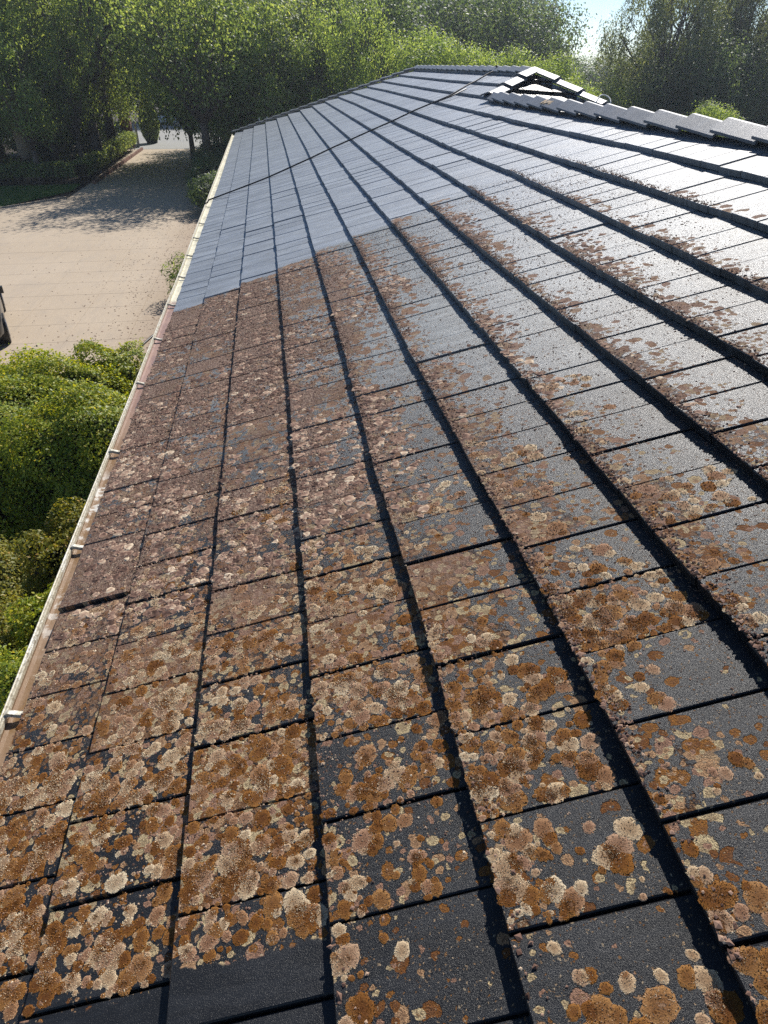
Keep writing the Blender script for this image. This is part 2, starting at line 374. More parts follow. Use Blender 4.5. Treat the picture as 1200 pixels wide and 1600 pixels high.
# ------------------------------------------------------------------ roof plane mapping
TH = 0.34061; CT, ST = math.cos(TH), math.sin(TH)
X0, Z0, SKEW = -1.35636, -2.4421, -0.02788
DT = {0: [(0, .04), (4, .05), (8, .08), (20, .06), (31, -.04)],
 1: [(1, -.006), (1.9, -.002), (4.1, .012), (6.4, .006), (10.2, .02), (19.3, -.027), (26, -.10), (31.3, -.118)],
 2: [(.9, .004), (1.8, 0), (2.5, .009), (5.9, .002), (9.5, .004), (18, -.042), (24, -.06), (30.9, -.111)],
 3: [(.8, 0), (1.6, .006), (2.3, .01), (5.4, .008), (8.8, -.004), (16.6, -.029), (22.1, -.038), (32, -.062)],
 4: [(.7, 0), (1.4, .006), (2, .008), (3.1, -.010), (4.9, .0), (8, -.005), (15.1, -.013), (20.2, -.014), (30.6, -.046)],
 5: [(.6, -.015), (.9, -.004), (1.8, .003), (2.8, -.008), (4.5, -.030), (7.3, -.018), (13.9, -.03), (18.3, -.015), (29.9, -.04)],
 6: [(1.0, .02), (1.6, .022), (2.4, .014), (4, .008), (6.5, -.006), (12.5, -.036), (16.6, -.028), (29.2, -.019)],
 7: [(2.1, .02), (3.5, .006), (5.8, -.008), (11, -.007), (28.7, -.006)],
 8: [(3, .0), (5.1, -.03), (7, -.01), (9.5, .018), (12.9, .005), (18.9, .02), (28.4, .023)],
 9: [(3, -.03), (4.3, -.025), (8.1, .03), (11.1, .0), (16.3, .02), (24.4, .07), (28.2, .045)],
 10: [(4, .0), (6.8, .018), (9.1, .028), (13.7, .018), (20.6, .06), (27.8, .064)],
 11: [(4, .03), (5.4, .04), (7.1, .08), (10.9, .06), (16.4, .095), (24.4, .14), (27.5, .123)],
 12: [(5, .13), (14.4, .131), (18.8, .115), (27.3, .161)],
 13: [(5, .18), (15.7, .2), (19.7, .175), (27.2, .235)],
 14: [(5, .2), (15, .23), (27, .24)], 15: [(5, .2), (27, .24)]}
def vk(k, u):
    t = DT.get(int(k), DT[15]); return k*GA + float(np.interp(u, [a for a, b in t], [b for a, b in t]))
def RP(u, v, h=0.0):
    return Vector((X0 + v*CT - h*ST, u + SKEW*v, Z0 + v*ST + h*CT))
APEX = Vector((5.24, 15.15, -0.105))      # near end of the far ridge
LC = Vector((4.12, 14.03, -0.455)); RC = Vector((6.14, 14.03, -0.60))     # left and right feet of the hip end face
H_V = None
_nn = (RC-APEX).cross(LC-APEX).normalized()
if _nn.z < 0: _nn = -_nn
_eu = Vector((1, 0, 0)); _eu = (_eu - _nn*_eu.dot(_nn)).normalized(); _ev = _nn.cross(_eu)
def HP(u, v, h=0.0):                      # hip end face towards the viewer: u to the right, v up the slope
    return APEX + _eu*u + _ev*v + _nn*h

# visible tiles: one closed slab each, bevelled edges, its own tilt
def tile_geo(mp, ua, ub, va, vb, ka, r, dz=0.0, ext=0.085, thick=0.049, step=0.052, tilt=0.0, vnom=None):
    """returns verts, faces, plane uv per vert, tile uv per vert. va, vb: arris v at ua/ub tuples"""
    c = 0.004
    va0, va1 = va; vb0, vb1 = vb
    def H(t, s): return dz - step*t + tilt*(s-0.5)
    def pt(s, t, hh, ins=0.0):
        u = ua + (ub-ua)*s + (ins if s < 0.5 else -ins)
        v = (va0 + (va1-va0)*s)*(1-t) + (vb0 + (vb1-vb0)*s)*t + (ins if t < 0.5 else -ins)
        return mp(u, v, H(t, s) + hh)
    te = 1 + ext/GA
    cs = [(0, 0), (1, 0), (1, te), (0, te)]
    vs = [pt(s, t, -thick) for s, t in cs] + [pt(s, t, -c) for s, t in cs] + [pt(s, t, 0, c) for s, t in cs]
    fs = [(8, 9, 10, 11)]
    for i in range(4):
        j = (i+1) % 4
        fs.append((i, j, 4+j, 4+i)); fs.append((4+i, 4+j, 8+j, 8+i))
    uvp = [(ua + (ub-ua)*s, (ka+min(t, 1.15))*GA) for s, t in cs]*3
    uvt = [(s, 4.0) for s, t in cs]*2 + [(s, t) for s, t in cs]
    return vs, fs, uvp, uvt
def tile_mesh(name, geos, mat):
    V = []; F = []; UP = []; UT = []; RN = []
    for (vs, fs, up, ut, r) in geos:
        b = len(V); V += [tuple(v) for v in vs]; F += [tuple(i+b for i in f) for f in fs]; UP += up; UT += ut; RN += [r]*len(vs)
    me = bpy.data.meshes.new(name); me.from_pydata(V, [], F); me.materials.append(mat)
    li = np.empty(len(me.loops), dtype=np.int32); me.loops.foreach_get('vertex_index', li)
    a = me.uv_layers.new(name='plane'); a.data.foreach_set('uv', np.array(UP, dtype=np.float32)[li].reshape(-1))
    a = me.uv_layers.new(name='tile'); a.data.foreach_set('uv', np.array(UT, dtype=np.float32)[li].reshape(-1))
    at = me.attributes.new('rnd', 'FLOAT', 'POINT'); at.data.foreach_set('value', np.array(RN, dtype=np.float32))
    me.update(); return me
def clip(me, planes):
    bm = bmesh.new(); bm.from_mesh(me)
    for co, no in planes:
        bmesh.ops.bisect_plane(bm, geom=bm.verts[:]+bm.edges[:]+bm.faces[:], plane_co=co, plane_no=no, clear_outer=True)
    bm.to_mesh(me); n = len(bm.faces); bm.free(); return n

house = empty('house', (0, 0, 0), label='long house whose dark tiled roof, half covered in orange and cream lichen, fills the view', cat='house')

def proj(p):
    cp, sp = math.cos(CAM_PITCH), math.sin(CAM_PITCH)
    fw = Vector((math.sin(CAM_YAW)*cp, math.cos(CAM_YAW)*cp, -sp)); r = Vector((math.cos(CAM_YAW), -math.sin(CAM_YAW), 0)); up = r.cross(fw)
    d = p.dot(fw)
    return (600 + 1050*p.dot(r)/d, 800 - 1050*p.dot(up)/d) if d > 0.05 else None

# underlay of the whole roof (one closed-looking shell a little below the tiles)
XR, XF = RP(0, 12*GA+.13).x, APEX.x
zR = RP(0, 12*GA+.13).z
hip0 = RP(33.9, 0.0); hip1 = Vector((5.24, 27.1, APEX.z))
def off(v, d=0.085): return (v[0]+d*ST, v[1], v[2]-d*CT)
def offr(v, d=0.062): return (v[0]-d*ST, v[1], v[2]-d*CT)
S = Box()
e0 = RP(0, 0.06)
yb = -3.0
S.add([off((e0.x, yb, e0.z)), off((XR, yb, zR)), off((XR, 14.03, zR)), off((5.24, 15.15, APEX.z)), off((5.24, 27.1, APEX.z)), off((e0.x, 33.8, e0.z))], [(0, 1, 2, 3, 4, 5)])
drop = 2.35
xr2 = 5.24 + (XR-e0.x); 
S.add([(XR, yb, zR-.06), (XR+6.0, yb, zR-.06-6.0*ST/CT), (XR+6.0, 14.0, zR-.06-6.0*ST/CT), (XR, 14.0, zR-.06)], [(0, 1, 2, 3)])
dn = Vector((0, 0, -.075)); RX = APEX + (RC-APEX)*2.2; LX = LC - Vector((0, 0, .02))
S.add([tuple(APEX+dn), tuple(LX+dn), tuple(RX+dn)], [(0, 1, 2)])
S.add([tuple(APEX+dn), tuple(RX+dn), (11.24, 12.0, -3.2), (11.24, 33.0, -2.6), (5.24, 27.1, APEX.z-.07)], [(0, 1, 2, 3, 4)])
S.add([(5.24, 27.1, APEX.z-.06), (11.1, 33.4, APEX.z-.06-6*ST/CT), (e0.x, 33.8, e0.z-.06)], [(0, 1, 2)])
roof = S.build('roof', M_CLEAN, house)
me = roof.data
for nm in ('plane', 'tile'):
    me.uv_layers.new(name=nm)

W = 0.30
U00 = 0.65857
HIPN = Vector((1, 1.0, 0)).normalized(); HIPC = Vector((0, 32.30, 0))
tiles = []; TINFO = {}
for k in range(0, 15):
    odd = 0.0 if k % 2 == 1 else 0.5*W
    jlo = -7 if k > 2 else -4
    j = jlo
    while True:
        ua = U00 + j*W + odd; ub = ua + W
        um = (ua+ub)/2
        c = RP(um, (k+.5)*GA)
        if c.y > 33.9 or c.x + c.y > 33.0: break
        j += 1
        if k >= 12 and c.y < c.x + 9.9 - 0.45: continue
        r = random.random()
        nearf = 1.0 if um < 14 else 0.35
        dz = random.uniform(-.0035, .0035)*nearf + (random.choice([0, 0, 0, 0, .006]) if um < 14 else 0)
        til = random.uniform(-.005, .005)*nearf
        if k == 0 and abs(um - 3.0) < 0.16: dz += .012; til = -.012
        TINFO[(k, j-1)] = (dz, til)
        gap = 0.0035 + random.uniform(0, .0015)
        du = random.uniform(-.0015, .0015)
        dv = random.uniform(-.004, .004)*nearf
        ya, yb_ = ua+gap+du, ub-gap+du
        sk = random.uniform(-.0025, .0025)
        g = tile_geo(RP, ya, yb_, (vk(k, ya)+dv-sk, vk(k, yb_)+dv+sk), (vk(k+1, ya)+dv, vk(k+1, yb_)+dv), k, r, dz, tilt=til)
        cor = [proj(g[0][8+i]) for i in range(4)]
        area = 0.0
        if all(cor):
            px = [min(max(p[0], 0), 1200) for p in cor]; py = [min(max(p[1], 0), 1600) for p in cor]
            area = 0.5*abs(sum(px[i]*py[(i+1) % 4] - px[(i+1) % 4]*py[i] for i in range(4)))
        planes = []
        if c.x + c.y > 31.5: planes.append((HIPC, HIPN))
        if k == 11 and c.y < 14.6: planes.append((Vector((XR, 0, 0)), Vector((1, 0, 0))))
        if k >= 12:
            planes.append((Vector((0, 9.91, 0)), Vector((1, -1, 0)).normalized()))
            planes.append((Vector((5.24, 0, 0)), Vector((1, 0, 0))))
        tiles.append((area, g + (r,), planes))
hipt = []
for row in range(4):
    vb_ = -0.42 - row*GA + GA; va_ = vb_ - GA
    half = -va_/1.0 * CT + 0.1
    nn = int(half/W) + 2
    for j in range(-nn, nn):
        ua = j*W + (0.5*W if row % 2 else 0.08); ub = ua + W
        if min(abs(ua), abs(ub)) > half: continue
        r = random.random()
        g = tile_geo(HP, ua+.004, ub-.004, (va_, va_), (vb_, vb_), 30+row, r, random.uniform(-.003, .003), tilt=random.uniform(-.004, .004))
        _r = RC-APEX; _l = LC-APEX
        pl = [(Vector((4.15, 0, 0)), Vector((-1, 0, 0))), (APEX, Vector((-_r.y, _r.x, 0)).normalized()), (APEX, Vector((_l.y, -_l.x, 0)).normalized())]
        cz = HP((ua+ub)/2, (va_+vb_)/2).z
        hipt.append((1e9 if cz > -0.72 else -1, g + (r,), pl))
tiles_all = sorted(tiles, key=lambda t: -t[0])
sing = [t for t in hipt if t[0] > 0]
rest = [t for t in hipt if t[0] < 0]
nbig = 300 - len(sing)
rest += tiles_all[nbig:]; sing = tiles_all[:nbig] + sing
for a, g, planes in sing:
    me = tile_mesh('roof_tile', [g], M_TILE)
    if planes and clip(me, planes) == 0: continue
    link('roof_tile', me, roof)
groups = {}
for a, g, planes in rest:
    key = tuple((round(x, 3) for p in planes for q in p for x in q)); groups.setdefault(key, []).append((g, planes))
bm = bmesh.new()
for key, lst in groups.items():
    me = tile_mesh('t', [g for g, _ in lst], M_TILE)
    if lst[0][1]: clip(me, lst[0][1])
    bm.from_mesh(me)
me = bpy.data.meshes.new('distant_roof_tiles'); bm.to_mesh(me); bm.free(); me.materials.append(M_TILE)
link('distant_roof_tiles', me, roof, kind='stuff')

# ------------------------------------------------------------------ ridge and hip caps
def cap(p0, p1, pitchL, pitchR, lift0, lift1, wdt=0.150, thick=0.024, name='ridge_cap', over=0.05, parent=None, flat=0.02):
    """folded cap from p0 (raised, open end) to p1, wings falling by pitchL / pitchR"""
    p0 = Vector(p0); p1 = Vector(p1); ax = (p1-p0).normalized(); p1 = p1 + ax*over
    side = ax.cross(Vector((0, 0, 1))).normalized(); up = side.cross(ax)
    if up.z < 0: up = -up
    vs = []
    jit = random.uniform(-.004, .004)
    for p, l, w in ((p0, lift0, wdt), (p1, lift1, wdt*0.95)):
        for tk in (0.0, -thick):
            vs.append(p + side*(-w) + up*(l + tk - w*math.tan(pitchL) + jit))
            vs.append(p + side*(-flat) + up*(l + tk))
            vs.append(p + side*(flat) + up*(l + tk))
            vs.append(p + side*w + up*(l + tk - w*math.tan(pitchR) - jit))
    # ends 0-3 top, 4-7 under, 8-11 top far, 12-15 under far
    fs = [(0, 1, 9, 8), (1, 2, 10, 9), (2, 3, 11, 10), (4, 12, 13, 5), (5, 13, 14, 6), (6, 14, 15, 7),
          (0, 8, 12, 4), (3, 7, 15, 11), (0, 4, 5, 1), (1, 5, 6, 2), (2, 6, 7, 3), (8, 9, 13, 12), (9, 10, 14, 13), (10, 11, 15, 14)]
    me = bpy.data.meshes.new(name); me.from_pydata([tuple(v) for v in vs], [], fs); me.materials.append(M_CAP)
    bm = bmesh.new(); bm.from_mesh(me); bmesh.ops.recalc_face_normals(bm, faces=bm.faces[:])
    bmesh.ops.bevel(bm, geom=bm.edges[:], offset=0.0035, segments=1, affect='EDGES', profile=0.5)
    bm.to_mesh(me); bm.free()
    uvl = me.uv_layers.new(name='plane'); uvt = me.uv_layers.new(name='tile')
    off_ = random.uniform(20, 60)
    for lo in me.loops:
        co = me.vertices[lo.vertex_index].co; uvl.data[lo.index].uv = ((co-p0).dot(ax) + off_, (co-p0).dot(side))
    at = me.attributes.new('rnd', 'FLOAT', 'POINT'); at.data.foreach_set('value', [random.random()]*len(me.vertices))
    return link(name, me, parent or roof)
# near ridge: the nearer cap laps over the one behind it with its raised far end
us = [5.98+0.0, 6.61, 7.22, 7.89, 8.54, 9.19]
ys = [13.95]
u = 5.82
starts = [u - .645*i for i in range(11, 0, -1)] + [5.82, 6.45, 7.06, 7.73, 8.38, 9.03] 
while starts[-1] < 13.4: starts.append(starts[-1] + 0.635)
for i in range(len(starts)-1):
    a = starts[i+1]; b = starts[i]       # far end a (raised), near end b
    cap((XR, a, zR), (XR, b, zR), R(30), R(30), 0.105, 0.058, wdt=0.17, over=0.06)
cap((XR, 14.15, zR-.0), (XR, starts[-1], zR), R(30), R(30), 0.100, 0.058, wdt=0.17, over=0.06)
# far ridge
y = 15.2
while y < 26.9:
    y2 = min(y+0.63, 27.3)
    cap((5.24, y2, APEX.z), (5.24, y, APEX.z), R(27), R(27), 0.080, 0.045, wdt=0.16)
    y = y2
# hips
def hipcaps(a, b, n, wdt=0.15, l0=0.095, l1=0.05):
    a = Vector(a); b = Vector(b)
    for i in range(n):
        cap(a.lerp(b, i/n), a.lerp(b, (i+1)/n), R(16), R(16), l0, l1, wdt=wdt)
hipcaps((4.02, 13.92, zR-.01), (5.20, 15.11, APEX.z), 3, 0.175)
_q = APEX + (RC-APEX)*1.5; hipcaps(tuple(_q), (5.27, 15.11, APEX.z), 4, 0.165)
hipcaps((hip0.x-.12, hip0.y+.12, hip0.z-.02), (5.24, 27.1, APEX.z), 19, 0.15, 0.085, 0.04)
B = Box()
mp = Vector((XR-.13, 11.6, zR-.005))
bmm = bmesh.new(); bmesh.ops.create_icosphere(bmm, subdivisions=3, radius=1)
for v in bmm.verts:
    d = 1 + 0.18*math.sin(v.co.x*7+1)*math.cos(v.co.y*9) + random.uniform(-.05, .05)
    v.co = Vector((v.co.x*.10*d, v.co.y*.24*d, v.co.z*.028*d))
me = bpy.data.meshes.new('mortar'); bmm.to_mesh(me); bmm.free(); me.materials.append(M_MORTAR)
o = link('mortar', me, roof); o.location = (XR-.05, 10.9, zR+.045); o.rotation_euler = (0, -TH, 0)
# two little bolts sticking up from the far hip
for t, hgt in ((0.155, .16), (0.205, .10)):
    q = hip0.lerp(hip1, t); B = Box(); B.tube([q+Vector((0, 0, .05)), q+Vector((.01, 0, .06+hgt))], [.022, .014], 6)
    B.build('sprout', M_WCABLE, roof)

# ------------------------------------------------------------------ gutter, fascia, walls
def gx(y): return float(np.interp(y, [0, 10, 33.7], [0, 0, -.10]))
gutter_ys = [-2.0] + [0.0 + 0.9*i for i in range(38)] + [33.85]
def extrude(name, prof, ys, mat, parent, smooth=False, wob=0.0, idx=None):
    vs = []; fs = []; mi = []
    n = len(prof)
    for y in ys:
        dx = gx(y) + wob*math.sin(y*1.3); dz = wob*math.sin(y*.9+1)
        vs += [(px+dx, y, pz+dz) for px, pz in prof]
    for i in range(len(ys)-1):
        for k in range(n-1):
            fs.append((i*n+k, i*n+k+1, (i+1)*n+k+1, (i+1)*n+k)); mi.append(idx[k] if idx else 0)
    return link(name, mesh(name, vs, fs, mat, smooth, mi), parent)
GP = [(-1.395, -2.655), (-1.438, -2.640), (-1.446, -2.60), (-1.446, -2.530), (-1.451, -2.522), (-1.450, -2.512), (-1.445, -2.507), (-1.4395, -2.509), (-1.438, -2.514), (-1.436, -2.514), (-1.4345, -2.509), (-1.429, -2.506), (-1.4245, -2.511), (-1.424, -2.525),
      (-1.424, -2.535), (-1.424, -2.548), (-1.405, -2.552), (-1.33, -2.552), (-1.262, -2.550), (-1.258, -2.50), (-1.252, -2.50), (-1.252, -2.60)]
gut = extrude('gutter', GP, gutter_ys, [M_GUT, M_SLUDGE], house, wob=.002, idx=[0]*14+[1]*4+[0]*3)
for yy in (1.05, 2.31, 3.62, 4.88, 6.24, 7.48, 8.76, 10.1, 11.4, 12.7, 14.0):
    B = Box(); dx = gx(yy)
    # folded strap from the bead back to the fascia, with a curled front
    pr = [(-1.430, -2.500), (-1.412, -2.494), (-1.395, -2.500), (-1.36, -2.512), (-1.33, -2.512), (-1.27, -2.500)]
    for (xa, za), (xb, zb) in zip(pr[:-1], pr[1:]):
        hw = .012
        vs = [(xa+dx, yy-hw, za), (xb+dx, yy-hw, zb), (xb+dx, yy+hw, zb), (xa+dx, yy+hw, za), (xa+dx, yy-hw, za-.022), (xb+dx, yy-hw, zb-.022), (xb+dx, yy+hw, zb-.022), (xa+dx, yy+hw, za-.022)]
        B.add(vs, [(0, 1, 2, 3), (7, 6, 5, 4), (0, 4, 5, 1), (1, 5, 6, 2), (2, 6, 7, 3), (3, 7, 4, 0)])
    B.build('gutter_bracket', M_GUT, gut)
B = Box()
for yy in (9.6, 13.2, 17.1, 21.0, 25.0, 29.0):      # joints where gutter lengths lap
    B.box(-1.451+gx(yy), -1.4485+gx(yy), yy-.03, yy+.03, -2.64, -2.515)
    B.box(-1.405+gx(yy), -1.30+gx(yy), yy-.03, yy+.03, -2.6015, -2.598)
B.build('gutter_joint', M_GUT, gut)
B = Box(); B.box(-1.250, -1.225, -2.9, 33.6, -2.70, -2.50); B.build('fascia', M_WALL, house)
B = Box(); B.box(-1.225, -0.80, -2.9, 33.2, -2.70, -2.68); B.build('soffit', M_WALL, house)
B = Box(); B.box(-0.80, 9.5, 33.0, 33.2, -5.2, -2.7); B.box(-0.80, -0.65, -2.9, 33.0, -5.2, -2.7); B.box(9.4, 9.5, -2.9, 33.0, -5.2, -2.7)
B.build('wall', M_WALL, house)

# ------------------------------------------------------------------ loose moss lying on the roof: heaps along the course edges, and crumbs
def mat_moss():
    n = N('loose_moss'); r = n.attr('rnd')
    c = n.ramp(r, [(0, (0.055, 0.030, 0.022)), (0.3, (0.17, 0.097, 0.070)), (0.55, (0.32, 0.205, 0.145)), (0.8, (0.48, 0.35, 0.24)), (1, (0.68, 0.56, 0.40))])
    return n.done(c, 0.9, spec=0.2)
M_MOSS = mat_moss()
def crumbs(name, pts, sizes, rn, flat=0.55, **kw):
    n = len(pts)
    octv = np.array([[1, 0, 0], [0, 1, 0], [-1, 0, 0], [0, -1, 0], [0, 0, 1], [0, 0, -.6]], float)
    F = np.array([[0, 1, 4], [1, 2, 4], [2, 3, 4], [3, 0, 4], [1, 0, 5], [2, 1, 5], [3, 2, 5], [0, 3, 5]])
    V = octv[None]*(1 + RNG.uniform(-.45, .45, (n, 6, 3)))
    V[:, :, 2] *= flat
    a = RNG.uniform(0, 6.28, n); ca, sa = np.cos(a)[:, None], np.sin(a)[:, None]
    x = V[:, :, 0]*ca - V[:, :, 1]*sa; y = V[:, :, 0]*sa + V[:, :, 1]*ca
    V = np.stack([x, y, V[:, :, 2]], -1)*sizes[:, None, None] + pts[:, None, :]
    tri = V[:, F, :].reshape(n*8, 3, 3)
    me = quads_np(name, tri, M_MOSS, np.repeat(rn, 8), nv=3)
    return link(name, me, house, kind='stuff', **kw)
def surf_h(v, k, u):
    a = vk(k, u); b = vk(k+1, u); x = (u-U00-(0 if k % 2 else .15))/W; jj = math.floor(x)
    dz, til = TINFO.get((k, jj), (0, 0))
    return -.052*(v-a)/(b-a) + dz + til*(x-jj-.5)
P_ = []; S_ = []; R_ = []
def patchy(u, v): return math.sin(u*2.3+v*1.1)*math.sin(u*0.9-v*2.7+1.3) + 0.6*math.sin(u*5.1+v*4.7)*math.sin(v*6.1-u*3.3)
for k in range(0, 11):                                   # heaps on the lower edge of the courses
    umax = 8.1 if k < 8 else (8.4 if k < 10 else 8.2); umin = 1.05 if k < 3 else 0.55 if k < 10 else 5.0
    n = {0: 300, 1: 500, 2: 800, 3: 1300, 4: 1900, 5: 2300, 6: 2500, 7: 2500, 8: 2300, 9: 1500, 10: 900}[k]
    for _ in range(n):
        u = random.uniform(umin, umax)
        if u < 1.9 and k < 5 and random.random() < .8: continue
        pz = patchy(u, k*GA)
        if pz < -0.15 and random.random() < .75: continue
        off_ = abs(random.gauss(0, .035 if k > 3 else .06))
        v = vk(k, u) + off_ + .004
        p = RP(u, v, surf_h(v, k, u) + random.uniform(0, .004))
        P_.append(p); S_.append(random.uniform(.003, .0085)*(1.25 if off_ < .02 else .9)); R_.append(min(1, max(0, random.gauss(.36, .2))))
for _ in range(3400):                                    # beside and below the edges, in the shade of each step
    k = random.choice([1, 2, 3, 4, 5, 6, 7, 8]); u = random.uniform(1.6, 8.0)
    v = vk(k, u) - abs(random.gauss(0, .018)) - .002
    P_.append(RP(u, v, surf_h(v, k-1, u))); S_.append(random.uniform(.002, .006)); R_.append(random.uniform(0, .5))
for _ in range(70000):                                   # scattered crumbs
    u = random.uniform(1.2, 8.15) if random.random() < .9 else random.uniform(.5, 2); v = abs(random.gauss(0, 2.0)) if random.random() < .6 else random.uniform(0, 4.6)
    k = int(v/GA)
    if k > 9: continue
    if u < 1.05 and k < 4: continue
    if patchy(u, v) < random.uniform(-1.2, .3): continue
    if u < 3 and random.random() < .6: continue
    a = vk(k, u); b = vk(k+1, u)
    if not a < v < b: continue
    dens = 1.0 if k < 4 else .45
    if random.random() > dens: continue
    P_.append(RP(u, v, surf_h(v, k, u) + .001)); S_.append(random.uniform(.0018, .0052)*(1.0 if u < 2.5 else 1.35 if u < 4.5 else 1.6)); R_.append(min(1, max(0, random.gauss(.45, .25))))
crumbs('loose_moss', np.array([tuple(p) for p in P_]), np.array(S_), np.array(R_))

# raised lichen on the nearer tiles: thin lobed crusts covered in coral-like grains a few millimetres across
def mat_rosette():
    n = N('rosette_lichen'); P = n.pos(); r = n.attr('rnd')
    g = n.noise(P, 260, 3, 0.8)
    c = n.ramp(r, [(0, (0.060, 0.028, 0.014)), (0.12, (0.165, 0.058, 0.010)), (0.30, (0.330, 0.135, 0.020)), (0.44, (0.43, 0.22, 0.070)), (0.58, (0.50, 0.300, 0.190)), (0.76, (0.72, 0.54, 0.33)), (1, (0.90, 0.78, 0.55))])
    c = n.mix(n.ss(g, 0.50, 0.38, 0, 0.55), c, n.vscale(c, 0.3)); c = n.mix(n.attr('grain_tone'), c, n.vmul(c, (0.30, 0.22, 0.17)))
    return n.done(c, 0.85, n.bump(g, 1.0, 0.004), 0.25)
M_ROS = mat_rosette()
def rosettes():
    V = []; F = []; RN = []; GR = []; SH = []
    spots = []
    for _ in range(12500):
        u = random.uniform(.3, 3.6) if random.random() < .55 else random.uniform(.3, 1.9); v = random.uniform(0, 7.0*GA); k = int(v/GA)
        a = vk(k, u); b = vk(k+1, u); t = (v-a)/(b-a)
        if not .03 < t < .92: continue
        x = (u-U00-(0 if k % 2 else .15))/W; jt = math.floor(x); fu = x-jt
        tr = (math.sin(jt*12.9898 + k*78.233)*43758.5453) % 1.0
        dens = .74 - t*(.15 if k < 3 else .50 if k < 5 else .85) - (fu*.25 if k > 2 else 0) + .65*(tr-.5) + .42*patchy(u*1.7+2, v*1.9)
        if k >= 5 and fu < .75 and t < .6: dens += .22
        if u > 2.3: dens -= .6*(u-2.3)
        if random.random() > dens: continue
        p = RP(u, v); q = proj(p)
        if not q or q[0] < -60 or q[0] > 1260 or q[1] > 1680: continue
        r = random.choice([.008, .011, .014, .017, .020, .024, .028, .034])*random.uniform(.8, 1.2)
        lim = min(fu*W, (1-fu)*W, (v-a))
        if r > lim*1.05: r = lim*1.05
        if r < .006: continue
        if u < .955 + r and k < 3: continue
        spots.append((u, v, k, r))
    spots.sort(key=lambda s_: -s_[3] + random.uniform(0, .02))
    for (u, v, k, r) in spots:
        ns = 20 if r > .016 else 12
        ph = [random.uniform(0, 6.28) for _ in range(3)]
        field = .5 + .5*math.sin(u*9.1+v*3.3)*math.cos(v*7.7-u*4)
        hue = random.choice([.22, .28, .34, .40]) if random.random() < (.60 if u < 1.6 and k < 4 else .48 if u < 1.7 else .26 if u < 2.4 else .08) else random.uniform(.50, .95)*(.8+.2*field)
        b = len(V)
        def lob(an): return 1 + .10*math.sin(2*an+ph[0]) + .06*math.sin(5*an+ph[1]) + .06*math.sin(9*an+ph[2])
        V.append(tuple(RP(u, v, surf_h(v, k, u) + .0012))); RN.append(hue); SH.append(.85)
        for i, (f, hh) in enumerate(((.5, .0012), (.92, .0009), (1.0, -.0004))):
            for j in range(ns):
                an = 2*math.pi*j/ns; rr = r*f*lob(an)
                uu = u + rr*math.cos(an); vv = v + rr*math.sin(an)
                V.append(tuple(RP(uu, vv, surf_h(vv, k, uu) + hh))); RN.append(hue); SH.append(.25 if f > .6 else .70)
        for j in range(ns): F.append((b, b+1+j, b+1+(j+1) % ns))
        for i in range(2):
            o_ = b+1+i*ns
            for j in range(ns): F.append((o_+j, o_+ns+j, o_+ns+(j+1) % ns, o_+(j+1) % ns))
        gs = .0034*(1 + .45*max(0, u-.8))
        ng = int(min(420, .66*math.pi*r*r/(gs*gs)))
        for _ in range(ng):
            an = random.uniform(0, 6.283); f = math.sqrt(random.random())
            if f < .45 and random.random() < .35: continue
            rr = r*f*lob(an)*1.02
            h_ = hue + random.gauss(0, .05) + (.14 if f > .76 and hue > .45 else .05 if f > .76 else 0) + random.choice([0, 0, 0, 0, 0, .18, .25]); st_ = random.choice([0, 0, 0, .15, .3, .85]) + (.2 if f < .4 else 0)
            GR.append((u + rr*math.cos(an), v + rr*math.sin(an), k, gs*random.uniform(.55, 1.25), min(1, max(0, h_)), min(1, st_)))
    me = mesh('lichen_crusts', V, F, M_ROS, True)
    at = me.attributes.new('rnd', 'FLOAT', 'POINT'); at.data.foreach_set('value', np.array(RN, dtype=np.float32))
    at = me.attributes.new('grain_tone', 'FLOAT', 'POINT'); at.data.foreach_set('value', np.array(SH, dtype=np.float32))
    link('lichen_crusts', me, roof, kind='stuff')
    G = np.array([tuple(RP(u, v, surf_h(v, k, u) + .0004)) for u, v, k, g, h_, s_ in GR]); sz = np.array([g[3] for g in GR]); hu = np.array([g[4] for g in GR])
    n = len(G); a0 = RNG.uniform(0, 6.28, n)
    nrm = np.array([-ST, 0, CT]); e1 = np.array([0, 1.0, 0]); e2 = np.array([CT, 0, ST])
    ring = []
    for q_ in range(3):
        an = a0 + q_*2.094 + RNG.uniform(-.4, .4, n); rr = sz*RNG.uniform(.45, .75, n)
        ring.append(G + (np.cos(an)*rr)[:, None]*e1 + (np.sin(an)*rr)[:, None]*e2)
    top = G + nrm*(sz*RNG.uniform(.4, 1.0, n))[:, None] + (RNG.uniform(-.3, .3, (n, 1))*sz[:, None])*e1
    tri = np.stack([np.stack([ring[0], ring[1], top], 1), np.stack([ring[1], ring[2], top], 1), np.stack([ring[2], ring[0], top], 1)], 1).reshape(n*3, 3, 3)
    me = quads_np('lichen_grains', tri, M_ROS, np.repeat(hu, 3), nv=3)
    at = me.attributes.new('grain_tone', 'FLOAT', 'POINT'); at.data.foreach_set('value', np.repeat(np.array([g[5] for g in GR], dtype=np.float32), 9))
    link('lichen_grains', me, roof, kind='stuff')
    # dried, partly loosened crusts farther along the slope
    V = []; F = []; RN = []
